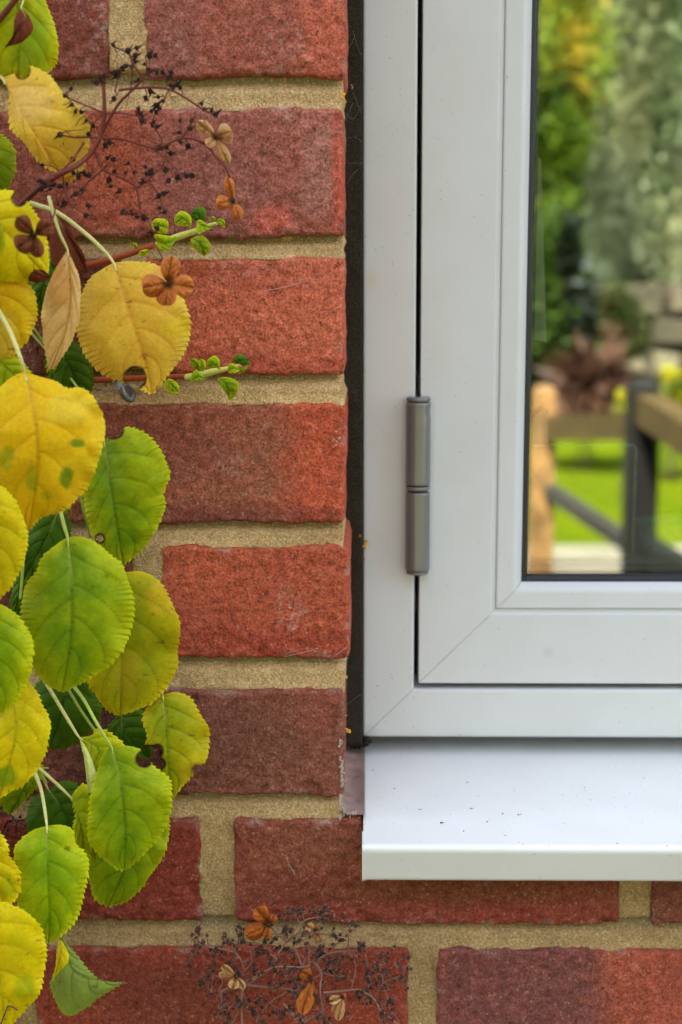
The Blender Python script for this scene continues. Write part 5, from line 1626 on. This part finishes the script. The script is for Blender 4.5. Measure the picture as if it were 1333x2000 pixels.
def rail(p0, p1, h, th=.045, mat=M_RAILW):
    p0, p1 = np.array(p0), np.array(p1)
    d = (p1 - p0) / np.linalg.norm(p1 - p0); n_ = np.cross(d, (0, 0, 1)); n_ /= np.linalg.norm(n_)
    up = np.array((0, 0, 1.0)); v = []
    for p in (p0, p1):
        for s, t in ((-1, -1), (1, -1), (1, 1), (-1, 1)):
            v.append(p + n_ * s * th / 2 + up * t * h / 2)
    mesh_obj('fence_rail', v, [(0, 1, 2, 3), (7, 6, 5, 4), (0, 4, 5, 1), (1, 5, 6, 2), (2, 6, 7, 3), (3, 7, 4, 0)], mat, fence, False)
rail(G(1062, 838, 5.25), G(1262, 832, 4.05), .10)
rail(G(1262, 795, 4.0), G(1420, 895, 3.2), .10, .09)
rail(G(1062, 950, 5.25), G(1262, 1085, 4.05), .055, .05, m_plain('grey_timber', (.05, .042, .034), .8, 0, 14, .3, 0))
rail(G(1262, 1075, 4.0), G(1420, 1180, 3.2), .10, .06, M_OAK)

# low garden wall of pale stones at the back
gw = empty('stone_wall', (0, -13.5, 0))
tag(gw, 'rough pale stone garden wall under the shrubs, reflected in the glass', 'stone wall')
gw.location = (0, 0, 0)
sm_ = [m_plain('wall_stone_%d' % i, c_, .9, 0, 6, .3, 0) for i, c_ in enumerate([(.25, .20, .13), (.17, .13, .085), (.29, .24, .16), (.10, .08, .05)])]
for i in range(9):
    sm_[i % 4].name = ('pale', 'brown', 'buff', 'dark')[i % 4] + '_stone'
xx = -3.0
for rr_ in range(4):
    xx = -1.0 - .3 * (rr_ % 2)
    while xx < 6.5:
        w_ = .35 + .4 * rng.random(); h_ = .30
        mb = MB()
        cx_, cz_ = xx + w_ / 2, .15 + rr_ * .31 + .1
        x0, x1, z0, z1 = xx + .015, xx + w_ - .015, cz_ - h_ / 2 + .012, cz_ + h_ / 2 - .012
        yj = -13.4 + .08 * rng.random()
        j = lambda: .03 * rng.normal()
        mb.add([(x0, yj - .3, z0), (x1, yj - .3, z0), (x1, yj - .3, z1), (x0, yj - .3, z1), (x0 + .03 + j(), yj, z0 + .03), (x1 - .03 + j(), yj, z0 + .03 + j()), (x1 - .03, yj, z1 - .04 + j()), (x0 + .03, yj, z1 - .03)],
               [(0, 1, 2, 3), (7, 6, 5, 4), (0, 4, 5, 1), (1, 5, 6, 2), (2, 6, 7, 3), (3, 7, 4, 0)])
        mb.build('stone', sm_[int(rng.integers(4))], gw, False)
        xx += w_
mb = MB(); mb.box((-2, -14.0, 0), (7, -13.56, 1.33), (.08, .07, .05))
mb.build('earth_core', sm_[3], gw, False)


def shrub(name, label, cat, centre, rad, nleaf, cols, lsize, droop=0.0, trunk_h=1.0, seed=0, long=1.0, clump=60):
    r = np.random.default_rng(seed)
    root = empty(name, (centre[0], centre[1], 0))
    tag(root, label, cat)
    # clumps on an uneven ellipsoid
    cl = []
    for i in range(clump):
        v = r.normal(size=3); v /= np.linalg.norm(v)
        cl.append(v * (.55 + .5 * r.random()))
    cl = np.array(cl)
    ci = r.integers(clump, size=nleaf)
    p = cl[ci] + r.normal(size=(nleaf, 3)) * .16
    p = p * np.array(rad) + np.array((0, 0, centre[2]))
    outv = cl[ci] + r.normal(size=(nleaf, 3)) * .5
    outv[:, 2] -= droop
    outv /= np.linalg.norm(outv, axis=1)[:, None]
    sd_ = np.cross(outv, r.normal(size=(nleaf, 3))); sd_ /= np.linalg.norm(sd_, axis=1)[:, None]
    L = lsize * (.7 + .6 * r.random(nleaf))[:, None]
    a = p; c_ = p + outv * L * long; bq = p + outv * L * long * .5 + sd_ * L * .3; dq = p + outv * L * long * .5 - sd_ * L * .3
    V = np.stack([a, bq, c_, dq], 1).reshape(-1, 3)
    Fq = np.arange(nleaf * 4).reshape(-1, 4)
    cols = np.array(cols)
    cc = cols[(r.integers(len(cols), size=clump))[ci]] * (.75 + .5 * r.random(nleaf))[:, None]
    C = np.repeat(cc, 4, axis=0)
    V[:, 2] = np.maximum(V[:, 2], .02)
    o = mesh_obj('crown', V, Fq.tolist(), M_GARDEN, root, False, np.clip(C, 0, 1))
    mb = MB()
    for k_ in range(5):
        an = k_ * 1.3
        mb.tube([(0.05 * math.cos(an), .05 * math.sin(an), 0), (rad[0] * .3 * math.cos(an), rad[1] * .3 * math.sin(an), centre[2] * .6), (rad[0] * .6 * math.cos(an), rad[1] * .6 * math.sin(an), centre[2] + rad[2] * .4)],
                [min(.06, rad[0] * .06), min(.04, rad[0] * .04), min(.015, rad[0] * .02)], n=10, segs=6, col=(.07, .05, .03))
    mb.build('trunk', M_STALK, root)
    return root

M_GARDEN = m_vcol('garden_foliage', .6, .3)
def shrub_at(name, label, cat, px, py, D, rpx, rpy, *a, **kw):
    g = G(px, py, D)
    s = (D + .83) / F
    return shrub(name, label, cat, (g.x, g.y, g.z), (rpx * s, rpx * s * .8, rpy * s), *a, **kw)
shrub_at('silver_willow', 'tall grey-green feathery shrub filling the reflection in the glass', 'shrub', 1290, 190, 15.2, 150, 330, 80000,
         [(.42, .46, .26), (.56, .58, .38), (.18, .22, .09), (.48, .46, .24), (.28, .30, .15)], .05, .35, seed=3, long=3.0, clump=170)
shrub_at('silver_willow', 'second grey-green shrub reflected further right in the glass', 'shrub', 1580, 230, 15.4, 190, 330, 9000,
         [(.50, .52, .26), (.62, .62, .38), (.38, .42, .20)], .11, .3, seed=4, long=2.0, clump=80)
shrub_at('golden_shrub', 'shrub with orange-gold upper leaves reflected at the left of the glass', 'shrub', 1035, 20, 13.0, 130, 300, 30000,
         [(.50, .38, .02), (.44, .42, .03), (.50, .30, .01), (.26, .32, .03), (.34, .38, .03)], .065, .2, seed=5, clump=60)
shrub_at('green_shrub', 'dark green shrub reflected below the golden one', 'shrub', 1055, 300, 12.8, 85, 170, 24000,
         [(.12, .19, .01), (.18, .25, .014), (.06, .10, .01)], .07, .1, seed=6, clump=60)
shrub_at('ivy_clump', 'dark ivy spilling over the reflected stone wall', 'plant', 1195, 640, 12.4, 60, 60, 4000, [(.05, .08, .012), (.10, .11, .03), (.03, .04, .012), (.16, .10, .05)], .08, .3, seed=12, clump=40)
shrub_at('dark_shrub', 'low dark bush reflected above the fence', 'shrub', 1072, 590, 12.2, 62, 150, 9000, [(.03, .05, .008), (.07, .12, .012), (.012, .02, .006)], .10, .1, seed=7, clump=40)
shrub_at('rusty_perennial', 'clump of drooping red-brown foliage reflected above the fence rail', 'plant', 1145, 750, 9.5, 38, 18, 700, [(.14, .065, .04), (.18, .09, .06), (.08, .035, .02)], .14, .6, seed=8, long=2.2, clump=20)
shrub_at('yellow_flower_clump', 'clump of yellow flowers reflected beside the dark fence post', 'plant', 1315, 770, 9.0, 40, 42, 1500, [(.60, .52, .02), (.45, .42, .02), (.14, .2, .02)], .06, 0, seed=9, clump=20)
shrub_at('yellow_flower_clump', 'small yellow flowering clump reflected left of the dark post', 'plant', 1225, 800, 8.2, 18, 24, 500, [(.60, .52, .02), (.3, .34, .02)], .05, 0, seed=10, clump=10)
labels = ['mid-green', 'yellow-green', 'dull golden', 'dark green']
place = ['far left', 'left', 'left of centre', 'right of centre', 'right', 'far right']
n_k = [0, 0, 0, 0]
for i in range(15):  # row lengthened with unseen trees that block the low sky
    x_ = -24 + i * 3.5
    kk = i % 4
    col_ = [[(.12, .15, .03), (.09, .12, .03)], [(.19, .20, .05), (.15, .17, .04)], [(.26, .22, .05), (.20, .18, .04)], [(.07, .10, .03), (.10, .13, .03)]][kk]
    h_ = 5.4 + 1.6 * rng.random()
    t_ = shrub('hedge_tree', 'tall %s tree in the closing row, %s' % (labels[kk], ['leftmost of its colour', 'second of its colour', 'third of its colour', 'rightmost of its colour'][n_k[kk]]), 'tree',
               (x_, -19.5 - 2 * rng.random(), h_), (2.3, 2.0, h_ * .95), 5000, col_, .34, .1, seed=20 + i, clump=70)
    n_k[kk] += 1
    t_['group'] = 'trees closing the garden'
